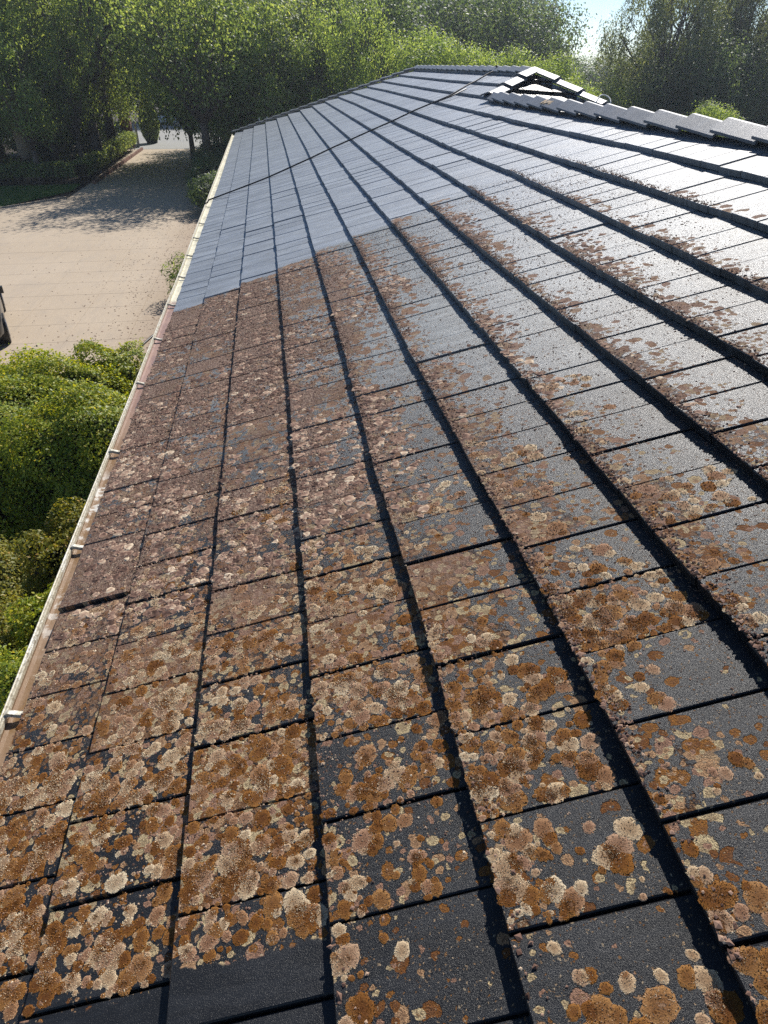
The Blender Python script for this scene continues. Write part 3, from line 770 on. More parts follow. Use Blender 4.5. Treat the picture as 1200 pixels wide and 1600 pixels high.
    for _ in range(15000):
        u = random.uniform(2.6, 8.05); v = random.uniform(0, 9*GA); k = int(v/GA); a = vk(k, u); b_ = vk(k+1, u); t = (v-a)/(b_-a)
        if not .02 < t < .95: continue
        dens = (.70 if k < 4 else .58) - t*(.15 if k < 3 else .75 if k < 5 else 1.7) + .7*patchy(u*.8+1, v*1.3)
        if random.random() > dens: continue
        x = (u-U00-(0 if k % 2 else .15))/W; fu = x-math.floor(x)
        r = min(random.choice([.010, .014, .018, .024, .030])*random.uniform(.8, 1.2), min(fu, 1-fu)*W)
        if r < .006: continue
        ns = 9; b = len(V); hue = min(1, max(.05, random.gauss(.5 if u < 4.5 else .42, .2))); ph = random.uniform(0, 6)
        V.append(tuple(RP(u, v, surf_h(v, k, u) + random.uniform(.001, .005)))); RN.append(max(0, hue-.25))
        for f in (.7, 1.0):
            for j in range(ns):
                an = 6.283*j/ns; rr = r*f*(1+.15*math.sin(3*an+ph)+random.uniform(-.14, .14)); uu = u+rr*math.cos(an); vv = v+rr*math.sin(an)
                V.append(tuple(RP(uu, vv, surf_h(vv, k, uu) + (random.uniform(.001, .006) if f < 1 else -.0004)))); RN.append(min(1, max(0, hue+random.gauss(.0 if f < 1 else .16, .16))))
        for j in range(ns):
            F.append((b, b+1+j, b+1+(j+1) % ns)); F.append((b+1+j, b+1+ns+j, b+1+ns+(j+1) % ns, b+1+(j+1) % ns))
    me = mesh('dried_crusts', V, F, M_MOSS, False)
    at = me.attributes.new('rnd', 'FLOAT', 'POINT'); at.data.foreach_set('value', np.array(RN, dtype=np.float32))
    link('dried_crusts', me, roof, kind='stuff')
rosettes()

# ------------------------------------------------------------------ cables on the roof
cab = [(16.12, -0.02), (15.85, 0.97), (15.79, 1.4), (15.9, 1.88), (16.0, 2.35), (16.19, 2.82), (16.26, 3.32), (16.36, 3.78), (16.42, 4.26), (16.63, 4.78), (16.6, 5.27), (16.62, 5.58), (17.1, 6.09), (17.22, 6.33), (17.6, 6.75), (17.6, 6.98)]
B = Box(); pts = [(-1.56, 15.9, -5.19), (-1.53, 15.95, -4.0), (-1.50, 16.0, -2.7), (-1.475, 16.1, -2.50), (-1.42, 16.12, -2.483)]
pts += [tuple(RP(u, v, 0.020)) for u, v in cab] + [(5.16, 17.5, -.03), (5.5, 17.4, -.2), (6.5, 17.2, -.6)]
B.tube(pts, .016, 6); B.build('roof_cable', M_BLACK, None, True, label='thin black cable lying straight across the far clean part of the roof', cat='cable')
B = Box(); pts = [(-3.45, 13.3, -5.185), (-3.33, 14.04, -5.185), (-3.2, 14.9, -5.185), (-3.0, 15.7, -5.185), (-2.6, 16.3, -5.185), (-1.7, 16.6, -5.185)]
B.tube(pts, .026, 6); B.build('garden_hose', M_BLACK, None, True, label='dark hose lying on the driveway beside the clipped box hedge', cat='hose')
B = Box()
pts = [RP(16.6, 5.95, .02), RP(16.3, 5.55, .03), RP(16.45, 5.2, .03)]
B.tube(pts, .014, 5); B.build('cable_shadow', M_BLACK, None, True, label='short dark strand laid in for the looping shadow beside the long roof cable', cat='cable shadow')  # dark strand put in for the shadow of the cable loop
B = Box(); c0 = Vector((5.62, 12.5, -.50))
B.tube([c0 + Vector((math.cos(a)*.10, .10*math.sin(a), .07*math.sin(a))) for a in [i*.4 for i in range(-2, 8)]] + [c0+Vector((-.25, -.1, -.10))], .010, 6)
B.build('white_lead', M_WCABLE, None, True, label='white lead looping up behind the ridge beside the hip caps', cat='lead')
B = Box(); B.tube([(5.7, 7.5, -.9), (6.25, 7.7, -.22), (6.75, 7.9, .35)], .028, 10)
B.build('metal_pole', M_METAL, None, True, label='slanting grey metal pole rising behind the near ridge at the right edge', cat='pole')

# ------------------------------------------------------------------ ground
GZ = -5.2
def sheet(name, x0, x1, y0, y1, z, mat, **kw):
    return link(name, mesh(name, [(x0, y0, z), (x1, y0, z), (x1, y1, z), (x0, y1, z)], [(0, 1, 2, 3)], mat), **kw)
sheet('ground', -300, 300, -100, 400, GZ-.055, M_SOIL, kind='structure')
drive = link('driveway', mesh('driveway', [(-9.55, 27.9, GZ-.012), (-1.6, 27.9, GZ-.012), (-1.6, 33.5, GZ-.012), (-3.9, 35.5, GZ-.012), (-4.0, 62, GZ-.012), (-10.5, 62, GZ-.012), (-9.5, 42, GZ-.012), (-9.5, 36, GZ-.012), (-12.5, 32.8, GZ-.012), (-18, 31.3, GZ-.012), (-18, 27.9, GZ-.012)], [tuple(range(11))], M_CONC), kind='structure')
link('driveway_bed', mesh('driveway_bed', [(-18.2, 9.5, GZ-.045), (-0.9, 9.5, GZ-.045), (-0.9, 27.9, GZ-.045), (-18.2, 27.9, GZ-.045)], [(0, 1, 2, 3)], M_SOIL), drive)
yj = [9.6, 10.7, 11.8, 13.0, 14.3, 15.61, 16.9, 18.18, 19.43, 20.7, 21.9, 23.23, 24.8, 26.4, 27.9]
xj = [-18.0, -16.62, -15.24, -13.86, -12.48, -11.10, -9.72, -8.34, -6.96, -6.28+.0, -4.92, -3.55, -2.2, -1.0]
xj = [-17.4, -16.0, -14.6, -13.2, -11.84, -10.45, -9.06, -7.67, -6.28, -4.92, -3.55, -2.2, -0.9]
for i in range(len(xj)-1):
    for j in range(len(yj)-1):
        g = .003; x0, x1, y0, y1 = xj[i]+g, xj[i+1]-g, yj[j]+g, yj[j+1]-g
        z1 = GZ + random.uniform(-.0008, .0008); c = .003
        vs = [(x0, y0, GZ-.045), (x1, y0, GZ-.045), (x1, y1, GZ-.045), (x0, y1, GZ-.045), (x0, y0, z1-c), (x1, y0, z1-c), (x1, y1, z1-c), (x0, y1, z1-c),
              (x0+c, y0+c, z1), (x1-c, y0+c, z1), (x1-c, y1-c, z1), (x0+c, y1-c, z1)]
        fs = [(8, 9, 10, 11)]
        for a in range(4):
            b = (a+1) % 4; fs += [(a, b, 4+b, 4+a), (4+a, 4+b, 8+b, 8+a)]
        link('paving_slab', mesh('paving_slab', vs, fs, M_CONC), drive)
sheet('street', -120, 120, 64, 84, GZ-.006, M_ASPH, kind='structure')
link('drive_apron', mesh('drive_apron', [(-10.6, 58, GZ-.004), (-4.0, 57.5, GZ-.004), (-1, 64.5, GZ-.004), (-15, 64.5, GZ-.004)], [(0, 1, 2, 3)], M_ASPH), kind='structure')
# lawn
rg = sheet('lawn', -30, -9.9, 32.9, 40.3, GZ-.001, mat_simple('lawn_soil', (0.035, 0.075, 0.018), .9, .4, 3, .5, 30), kind='structure')
rg.data.vertices[0].co = (-30, 31.0, GZ-.001); rg.data.vertices[1].co = (-12.3, 32.9, GZ-.001); rg.data.vertices[2].co = (-9.7, 38.5, GZ-.001)
def blades(name, n, x0, x1, yf, h, w, mat, **kw):
    x = RNG.uniform(x0, x1, n); t = RNG.uniform(0, 1, n); lo, hi = yf(x); y = lo + (hi-lo)*t
    a = RNG.uniform(0, 6.28, n); hh = h*RNG.uniform(.6, 1.3, n); l = RNG.uniform(-.03, .03, (n, 2))
    V = np.zeros((n, 3, 3)); V[:, 0] = np.stack([x-np.cos(a)*w, y-np.sin(a)*w, np.full(n, GZ)], -1); V[:, 1] = np.stack([x+np.cos(a)*w, y+np.sin(a)*w, np.full(n, GZ)], -1)
    V[:, 2] = np.stack([x+l[:, 0], y+l[:, 1], GZ+hh], -1)
    return link(name, quads_np(name, V, mat, RNG.uniform(0, 1, n), nv=3), kind='stuff', **kw)
blades('lawn_grass', 26000, -20, -9.8, lambda x: (np.interp(x, [-30, -12.3, -9.8], [31.0, 32.9, 38.0]), np.full_like(x, 40.2)), .075, .014, M_GRASS, label='short green grass of the lawn behind the driveway', cat='grass')
B = Box()
for (xa, ya), (xb, yb2) in zip([(-18, 31.3), (-12.5, 32.8)], [(-12.5, 32.8), (-9.6, 36.2)]):
    B.add([(xa, ya, GZ-.05), (xb, yb2, GZ-.05), (xb-.05, yb2+.12, GZ-.05), (xa-.05, ya+.12, GZ-.05), (xa, ya, GZ+.035), (xb, yb2, GZ+.035), (xb-.05, yb2+.12, GZ+.035), (xa-.05, ya+.12, GZ+.035)],
          [(4, 5, 6, 7), (0, 1, 5, 4), (1, 2, 6, 5), (2, 3, 7, 6), (3, 0, 4, 7)])
B.build('lawn_kerb', M_CONC, kind='structure')

# leaf litter blown along the right side of the driveway and a dark oil spot
n_ = 2600; lx = -1.9 - np.abs(RNG.normal(0, 1.6, n_)); ly = RNG.uniform(10.5, 33, n_)
far_ = RNG.uniform(0, 1, n_) < .22; lx = np.where(far_, RNG.uniform(-15, -2, n_), lx)
o = crumbs('leaf_litter', np.stack([lx, ly, np.full(n_, GZ+.004)], -1), RNG.uniform(.008, .026, n_), RNG.uniform(.05, .55, n_), .3, label='dry leaf litter scattered over the driveway along the house', cat='leaf litter'); o.parent = None
M_OIL = mat_simple('old_oil_stain', (0.16, 0.12, 0.09), 0.6, 0.3, 12)
B = Box(); B.tube([(-5.72, 14.95, GZ-.01), (-5.72, 14.95, GZ+.0022)], .085, 14); B.tube([(-5.90, 15.2, GZ-.01), (-5.90, 15.2, GZ+.0022)], .035, 10); B.tube([(-5.55, 15.25, GZ-.01), (-5.55, 15.25, GZ+.0022)], .03, 10)
B.build('oil_spots', M_OIL, None, label='small dark oil spots on the driveway right of the dark car', cat='oil stain')

# ------------------------------------------------------------------ foliage builders
def leaves(P, Nn, s, asp=0.5, droop=0.0, rnd=None, face=0.85):
    """one folded leaf (2 tris as a rhomb) at every point"""
    n = len(P)
    A = RNG.normal(size=(n, 3)); A[:, 2] -= droop
    A /= np.linalg.norm(A, axis=1)[:, None]
    Nn = Nn + RNG.normal(size=(n, 3))*0.45
    Nn = Nn/(np.linalg.norm(Nn, axis=1)[:, None] + 1e-9)
    A = A - face*np.sum(A*Nn, axis=1)[:, None]*Nn; A /= (np.linalg.norm(A, axis=1)[:, None] + 1e-9)
    Bv = np.cross(A, Nn); Bv /= (np.linalg.norm(Bv, axis=1)[:, None] + 1e-9)
    L = (s*RNG.uniform(.6, 1.35, n))[:, None]
    V = np.stack([P - A*L*.5, P + Bv*L*asp*.5, P + A*L*.5, P - Bv*L*asp*.5], 1)
    return V
def blob(c, r, shape, seed):
    """returns function dir->surface point scale for a lumpy body"""
    ph = RNG.uniform(0, 6.28, 9)
    def f(D):
        return 1 + .09*np.sin(D[:, 0]*4+ph[0])*np.sin(D[:, 1]*4.5+ph[1]) + .06*np.sin(D[:, 2]*7+ph[2]+D[:, 0]*5) + .05*np.sin(D[:, 1]*9+ph[3]+D[:, 2]*6)
    return f
def shrub_mesh(name, r, n, leaf, mat, box=0.0, core=True, hollow=.82, top=0.0, clumps=0, asp=.55, seed=0):
    """clipped or loose shrub around the origin (base at z=0), r=(rx,ry,rz) half sizes"""
    D = RNG.normal(size=(n, 3)); D /= np.linalg.norm(D, axis=1)[:, None]
    if box > 0:
        m = np.abs(D).max(axis=1)[:, None]; D = D*(1-box) + (D/m)*box
    f = blob(None, r, None, seed)
    rad = (hollow + (1-hollow)*RNG.uniform(0, 1, n)**.6 + .10*(RNG.uniform(0, 1, n) > .93)*RNG.uniform(.2, 1, n))*f(D)
    if clumps:
        C = RNG.normal(size=(clumps, 3)); C /= np.linalg.norm(C, axis=1)[:, None]
        nr = D/np.linalg.norm(D, axis=1)[:, None]
        near = (nr @ C.T).max(axis=1); rad = rad*(0.80 + 0.27*np.clip((near-.72)/.28, 0, 1))
    P = D*rad[:, None]*np.array(r); P[:, 2] += r[2]
    keep = P[:, 2] > .02; P = P[keep]; D = D[keep]
    V = leaves(P, D*np.array([1/r[0], 1/r[1], 1/r[2]])*min(r) + np.array([0, 0, .55]), leaf, asp)
    rn = np.clip(RNG.normal(.45, .25, len(P)), 0, 1)
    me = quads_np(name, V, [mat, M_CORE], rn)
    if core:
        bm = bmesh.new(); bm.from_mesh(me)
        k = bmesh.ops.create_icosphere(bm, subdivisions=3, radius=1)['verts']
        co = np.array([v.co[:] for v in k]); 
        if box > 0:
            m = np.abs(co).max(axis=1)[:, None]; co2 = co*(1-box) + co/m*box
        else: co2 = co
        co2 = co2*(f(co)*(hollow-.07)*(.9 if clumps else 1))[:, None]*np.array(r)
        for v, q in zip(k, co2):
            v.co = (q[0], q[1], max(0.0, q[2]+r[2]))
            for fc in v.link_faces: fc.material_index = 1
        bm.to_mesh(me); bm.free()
    return me
def stem_mesh(h, r=.03):
    B = Box()
    for i in range(4):
        a = i*1.7; B.tube([(math.cos(a)*.05, math.sin(a)*.05, 0), (math.cos(a)*.12, math.sin(a)*.12, h*.5), (math.cos(a)*.22, math.sin(a)*.22, h)], [r, r*.7, r*.4], 5)
    return mesh('stem', B.v, B.f, M_BARK)
def shrub(name, x, y, r, n, leaf, mat, label, cat='shrub', group=None, rot=0.0, z=GZ, **kw):
    t = empty(name, (x, y, z), label=label, cat=cat, group=group); t.rotation_euler.z = rot
    link('foliage', shrub_mesh('foliage', r, n, leaf, mat, **kw), t); link('stem', stem_mesh(r[2]*1.2), t)
    return t

# clipped shrubs beside the house, lower left
GS = 'clipped shrubs between the driveway and the house'
shrub('clipped_shrub', -4.15, 8.15, (1.45, 1.05, .98), 52000, .042, M_LEAF_H, 'broad clipped green shrub mounded below the driveway, biggest of the hedge', group=GS, clumps=26, hollow=.86, box=.35)
shrub('clipped_shrub', -2.50, 7.65, (.88, .72, .97), 46000, .041, M_LEAF_H, 'rounded clipped shrub close against the gutter with a dark shaded near side', group=GS, clumps=20, hollow=.86, box=.3)
shrub('clipped_shrub', -2.62, 9.95, (.52, .55, .88), 24000, .044, M_LEAF_H, 'small square clipped shrub at the driveway edge touching the gutter line', group=GS, box=.6, hollow=.88, clumps=12)
shrub('clipped_shrub', -3.92, 9.9, (.75, .55, .90), 20000, .045, M_LEAF_H, 'dark feathery shrub standing above the hedge in front of the driveway', group=GS, clumps=14, hollow=.8)
shrub('clipped_shrub', -5.6, 10.5, (1.2, .7, .85), 24000, .055, M_LEAF_H, 'yellow green flat topped shrub under the parked dark car', group=GS, box=.6, clumps=12)
shrub('clipped_shrub', -3.15, 9.05, (.98, .6, .98), 40000, .041, M_LEAF_H, 'flat topped clipped shrub in the middle of the hedge just behind the biggest one', group=GS, box=.5, hollow=.86, clumps=16)
shrub('clipped_shrub', -2.38, 5.85, (.50, .20, .76), 13000, .036, M_LEAF_Y, 'narrow golden hedge strip standing in the deep shade below the big shrub', group=GS, box=.5, rot=R(56), clumps=12)
shrub('clipped_shrub', -2.22, 4.95, (.52, .19, .74), 13000, .034, M_LEAF_H, 'second low green hedge strip with pale tips alongside the gutter', group=GS, box=.3, rot=R(58), clumps=16)
shrub('clipped_shrub', -2.72, 4.75, (.34, .42, .68), 11000, .034, M_LEAF_Y, 'golden tipped shrub left of the second hedge strip', group=GS, clumps=14)
shrub('clipped_shrub', -2.28, 4.05, (.40, .40, .72), 15000, .032, M_LEAF_H, 'low leafy green shrub by the gutter just below the second hedge strip', group=GS, clumps=18)
shrub('clipped_shrub', -2.35, 3.05, (.50, .50, .68), 15000, .030, M_LEAF_H, 'leafy green shrub nearest the viewer at the lowest visible part of the hedge', group=GS, clumps=18)
shrub('clipped_shrub', -3.3, 5.9, (.45, .6, .60), 12000, .036, M_LEAF_Y, 'golden tipped shrub at the left picture edge below the dark gap', group=GS, clumps=16)
shrub('clipped_shrub', -2.25, 1.95, (.5, .5, .6), 10000, .030, M_LEAF_A, 'dark green shrub at the lower end of the hedge by the gutter', group=GS, clumps=12)
sheet('garden_bed', -9.0, -0.9, 0.0, 10.6, GZ-.03, M_SOIL, kind='structure')
# drooping bush beside the wall
shrub('drooping_bush', -2.25, 18.6, (.75, 1.0, .62), 3000, .13, M_LEAF_A, 'small drooping dark bush poking out from under the gutter onto the driveway', 'bush', clumps=12, core=False, hollow=.3, asp=.22)
for i, (x, y, s, lb) in enumerate([(-2.6, 31.5, 1.0, 'dark bush by the far end of the gutter nearest the driveway shade'), (-2.7, 34.6, 1.25, 'dark bush in the bed just beyond the gutter end'), (-2.9, 38.5, 1.3, 'shaded bush in the bed halfway to the gate posts'), (-2.9, 43.0, 1.4, 'tall dark bush beside the driveway before the timber fence')]):
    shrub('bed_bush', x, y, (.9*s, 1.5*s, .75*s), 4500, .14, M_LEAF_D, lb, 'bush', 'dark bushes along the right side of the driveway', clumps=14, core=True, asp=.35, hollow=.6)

# low hedge round the lawn and along the driveway
def hedge_seg(x0, y0, x1, y1, h, wd, n, label):
    L = math.hypot(x1-x0, y1-y0); t = empty('low_hedge', ((x0+x1)/2, (y0+y1)/2, GZ), label=label, cat='hedge', group='low hedge around the garden bed')
    t.rotation_euler.z = math.atan2(y1-y0, x1-x0)
    u = RNG.uniform(-L/2, L/2, n); a = RNG.uniform(0, 1, n); side = RNG.choice([-1, 0, 1], n, p=[.3, .4, .3])
    y = np.where(side == 0, RNG.uniform(-wd/2, wd/2, n), side*wd/2*(1+.1*np.sin(u*3))); z = np.where(side == 0, h*(1+.06*np.sin(u*4)), h*(.45+.55*a))
    P = np.stack([u, y, z], -1) + RNG.normal(size=(n, 3))*.05
    link('foliage', quads_np('foliage', leaves(P, np.stack([0*u, side, (side == 0)*1.0], -1), .10, .6), M_LEAF_A, np.clip(RNG.normal(.5, .3, n), 0, 1)), t)
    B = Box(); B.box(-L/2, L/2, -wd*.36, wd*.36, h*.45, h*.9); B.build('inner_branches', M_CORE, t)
    k = int(L/.38)
    for i in range(k):
        xx = -L/2 + (i+.5)*L/k; B = Box(); B.tube([(xx, random.uniform(-.15, .15), 0), (xx+.03, random.uniform(-.1, .1), h*.5)], .025, 5); B.build('stem', M_BARK, t)
hedge_seg(-19, 40.6, -9.9, 40.4, .95, .75, 9000, 'low dark hedge running across behind the lawn')
hedge_seg(-9.75, 40.6, -9.75, 49.0, .95, .7, 8000, 'low leggy hedge edging the driveway from the lawn corner')
hedge_seg(-9.75, 49.2, -9.85, 57.5, 1.1, .8, 8000, 'low bright tipped hedge edging the driveway up to the gate')
eb = empty('brick_edging', (-9.2, 49, GZ), label='low edging of red bricks along the foot of the driveway hedge', cat='edging')
for i in range(46):
    B = Box(); y0 = -8.5 + i*.37; B.box(-.07+random.uniform(-.01, .01), .08, y0, y0+.34, 0, .14+random.uniform(-.01, .02)); B.build('brick', M_BRICK, eb)

# strap leaved clumps in the shady bed
def strap_mesh(n=60, L=.8, w=.05):
    V = []
    for i in range(n):
        a = random.uniform(0, 6.28); tl = random.uniform(.5, 1.0)*L; sp = random.uniform(.25, .85)
        d = Vector((math.cos(a), math.sin(a), 0)); s = Vector((-d.y, d.x, 0))*w/2
        pts = [d*(sp*tl*t) + Vector((0, 0, tl*(1.1*t - .75*sp*t*t*1.25))) for t in (0, .33, .66, 1)]
        for j in range(3):
            wa = 1 if j < 2 else .8; wb = 1 if j < 1 else .8 if j < 2 else .1
            V.append([pts[j]-s*wa, pts[j]+s*wa, pts[j+1]+s*wb, pts[j+1]-s*wb])
    V = np.array([[tuple(p) for p in q] for q in V]); return quads_np('strap_leaves', V, M_LEAF_A, RNG.uniform(0, 1, len(V)))
strap = strap_mesh()
strap_spots = [(-11.2, 42.0), (-12.4, 42.4), (-13.7, 42.2), (-15.0, 42.5), (-11.4, 44.4), (-13.0, 44.8), (-14.4, 45.0), (-15.9, 44.6), (-11.2, 47.3), (-12.6, 47.6), (-13.9, 47.4), (-15.5, 47.8)]
for i, (x, y) in enumerate(strap_spots):
    o = link('strap_leaf_plant', strap, None, label='dark strap leaved clump, ' + ['first', 'second', 'third', 'fourth'][i % 4] + ' from the right in the ' + ['front', 'middle', 'back'][i//4] + ' row behind the low hedge', cat='plant', group='strap leaved clumps behind the low hedge')
    o.location = (x, y, GZ); o.rotation_euler.z = random.uniform(0, 6); k = random.uniform(1.1, 1.8); o.scale = (k, k, k)

# conifer, gate, pillar, posts, fence
t = empty('conifer', (-9.15, 62.5, GZ), label='narrow pointed conifer standing just beyond the gate', cat='conifer')
n = 7000; h = RNG.uniform(0, 1, n)**.8; a = RNG.uniform(0, 6.28, n); rr = .72*np.clip(np.sin(np.pi*np.clip(.18+.82*h, 0, 1)), 0, 1)*(.85+.2*RNG.uniform(0, 1, n)) + .03
P = np.stack([np.cos(a)*rr, np.sin(a)*rr, .15+h*3.1], -1)
link('foliage', quads_np('foliage', leaves(P, np.stack([np.cos(a), np.sin(a), 0*a], -1), .15, .4, -1.0), M_LEAF_A, RNG.uniform(0, 1, n)), t)
B = Box(); B.tube([(0, 0, 0), (0, 0, 1.2), (0, 0, 2.9)], [.42, .60, .05], 9); B.build('trunk', M_CORE, t)
pl = empty('gate_pillar', (-10.35, 59.4, GZ), label='brown brick pillar with a flat cap left of the driveway gate', cat='pillar')
B = Box(); B.box(-.35, .35, -.35, .35, 0, 2.35); B.build('pillar_shaft', M_BRICK, pl)
B = Box(); B.box(-.42, .42, -.42, .42, 2.352, 2.47); B.build('pillar_cap', M_TIMBER, pl)
gt = empty('driveway_gate', (-9.6, 59.0, GZ), label='open grey slatted gate leaf seen edge on beside the pillar', cat='gate')
B = Box(); B.box(-.04, .04, 0, .08, .05, 1.7); B.box(-.04, .04, 1.92, 2.0, .05, 1.7); B.box(-.04, .04, .08, 1.92, .05, .14); B.box(-.04, .04, .08, 1.92, 1.61, 1.7); B.build('gate_frame', M_GREYP, gt)
for i in range(11):
    B = Box(); B.box(-.015, .015, .12+i*.163, .23+i*.163, .142, 1.608); B.build('gate_slat', M_GREYP, gt)
gt.rotation_euler.z = R(12)
t = empty('gate_post', (-4.15, 54.2, GZ), label='dark timber post at the right side of the driveway mouth', cat='post')
B = Box(); B.box(-.13, .13, -.13, .13, 0, 3.0); B.build('post', M_TIMBER, t); B = Box(); B.box(-.17, .17, -.17, .17, 3.002, 3.06); B.build('post_cap', M_TIMBER, t)
t = empty('paling_fence', (-4.0, 54.5, GZ), label='dark timber paling fence running right from the driveway post', cat='fence')
B = Box(); B.box(.15, 5.4, .03, .08, .4, .5); B.box(.15, 5.4, .03, .08, 1.7, 1.8); B.build('rail', M_TIMBER, t)
for i in range(34):
    B = Box(); hh = 2.05+random.uniform(-.03, .03); B.box(.16+i*.155, .285+i*.155, 0, .022, .04, hh); B.build('paling', M_TIMBER, t)
# shallow dark disc on the drive near the post
B = Box(); B.tube([(-4.9, 54.6, GZ-.01), (-4.9, 54.6, GZ+.02)], .62, 20); B.build('dark_disc', M_TIMBER, None, label='dark round disc on the driveway beside the timber post', cat='drain cover')

# ------------------------------------------------------------------ vehicles
def loft(name, secs, mat, parent, smooth=True):
    n = len(secs[0]); vs = [p for s_ in secs for p in s_]; fs = []
    for i in range(len(secs)-1):
        for k in range(n): fs.append((i*n+k, i*n+(k+1) % n, (i+1)*n+(k+1) % n, (i+1)*n+k))
    fs.append(tuple(range(n-1, -1, -1))); fs.append(tuple((len(secs)-1)*n+k for k in range(n)))
    o = link(name, mesh(name, vs, fs, mat, smooth), parent); return o
def car(x, y, rot, label, paint, z=GZ):
    t = empty('parked_car', (x, y, z), label=label, cat='car'); t.rotation_euler.z = rot
    # +Y is the nose; sections across
    def sec(yy, w, zb, zt, r=.12):
        return [(-w+r, yy, zb), (w-r, yy, zb), (w, yy, zb+r), (w, yy, zt-r), (w-r*1.2, yy, zt), (-w+r*1.2, yy, zt), (-w, yy, zt-r), (-w, yy, zb+r)]
    loft('body', [sec(-2.12, .62, .38, .78), sec(-2.02, .80, .26, .92), sec(-1.6, .87, .20, .98), sec(0, .89, .20, .96), sec(1.2, .88, .20, .92), sec(1.75, .84, .22, .80), sec(2.05, .74, .28, .66), sec(2.14, .55, .36, .56)], paint, t)
    loft('cabin', [[(-.70, -1.95, .93), (.70, -1.95, .93), (.66, -1.9, .98), (-.66, -1.9, .98)], [(-.74, -1.6, .95), (.74, -1.6, .95), (.60, -1.5, 1.38), (-.60, -1.5, 1.38)], [(-.76, -.5, .95), (.76, -.5, .95), (.60, -.5, 1.46), (-.60, -.5, 1.46)], [(-.76, .3, .95), (.76, .3, .95), (.60, .3, 1.42), (-.60, .3, 1.42)], [(-.74, 1.15, .90), (.74, 1.15, .90), (.70, 1.1, .93), (-.70, 1.1, .93)]], M_GLASS, t, False)
    B = Box(); B.box(-.58, .58, -1.5, .3, 1.462, 1.485); B.build('roof_panel', paint, t)
    for sx in (-1, 1):
        for yy in (-1.3, 1.3):
            B = Box(); B.tube([(sx*.68, yy, .32), (sx*.90, yy, .32)], .32, 20); w_ = B.build('wheel', M_BLACK, t)
            B = Box(); B.tube([(sx*.902, yy, .32), (sx*.915, yy, .32)], .19, 14); B.build('rim', M_METAL, w_)
        B = Box(); B.box(min(sx*.48, sx*.70), max(sx*.48, sx*.70), 1.96, 2.085, .52, .66); B.build('headlight', M_LAMP, t)
        B = Box(); B.box(min(sx*.56, sx*.80), max(sx*.56, sx*.80), -2.09, -1.98, .62, .84); B.build('tail_light', M_RED, t)
        B = Box(); B.box(min(sx*.90, sx*1.03), max(sx*.90, sx*1.03), .62, .74, .92, 1.06); B.build('mirror', paint, t)
    return t
car(-7.38, 16.75, R(199), 'dark car just poking in at the left edge on the driveway', M_PAINT)
car(-9.8, 82.3, R(82), 'pale car parked across the street under the far trees', M_WPAINT)

# ------------------------------------------------------------------ trees
def limbs(rng, tips, h0, trunk_r, lean=(0, 0), mat=M_BARK, n=7, top=None):
    B = Box(); lx, ly = lean
    fork = Vector((lx*h0, ly*h0, h0))
    B.tube([(0, 0, -.1), (lx*h0*.4, ly*h0*.45, h0*.5), tuple(fork)], [trunk_r*1.35, trunk_r, trunk_r*.82], n+2)
    tb = Vector(top) if top else None
    for tp in tips:
        tp = Vector(tp); mid = fork.lerp(tp, .45) + Vector((rng.uniform(-.3, .3), rng.uniform(-.3, .3), rng.uniform(.1, .6)))
        r0 = trunk_r*rng.uniform(.35, .6)
        B.tube([tuple(fork - Vector((0, 0, .15))), tuple(mid), tuple(fork.lerp(tp, .8)), tuple(tp)], [r0, r0*.7, r0*.4, r0*.12], n)
        for _ in range(2):
            s_ = mid.lerp(tp, rng.uniform(.1, .7)); e_ = s_ + Vector((rng.uniform(-1, 1), rng.uniform(-1, 1), rng.uniform(.2, 1.1)))*(tp-fork).length*.28
            B.tube([tuple(s_), tuple(s_.lerp(e_, .5)+Vector((0, 0, .1))), tuple(e_)], [r0*.35, r0*.22, r0*.06], 5)
    return B
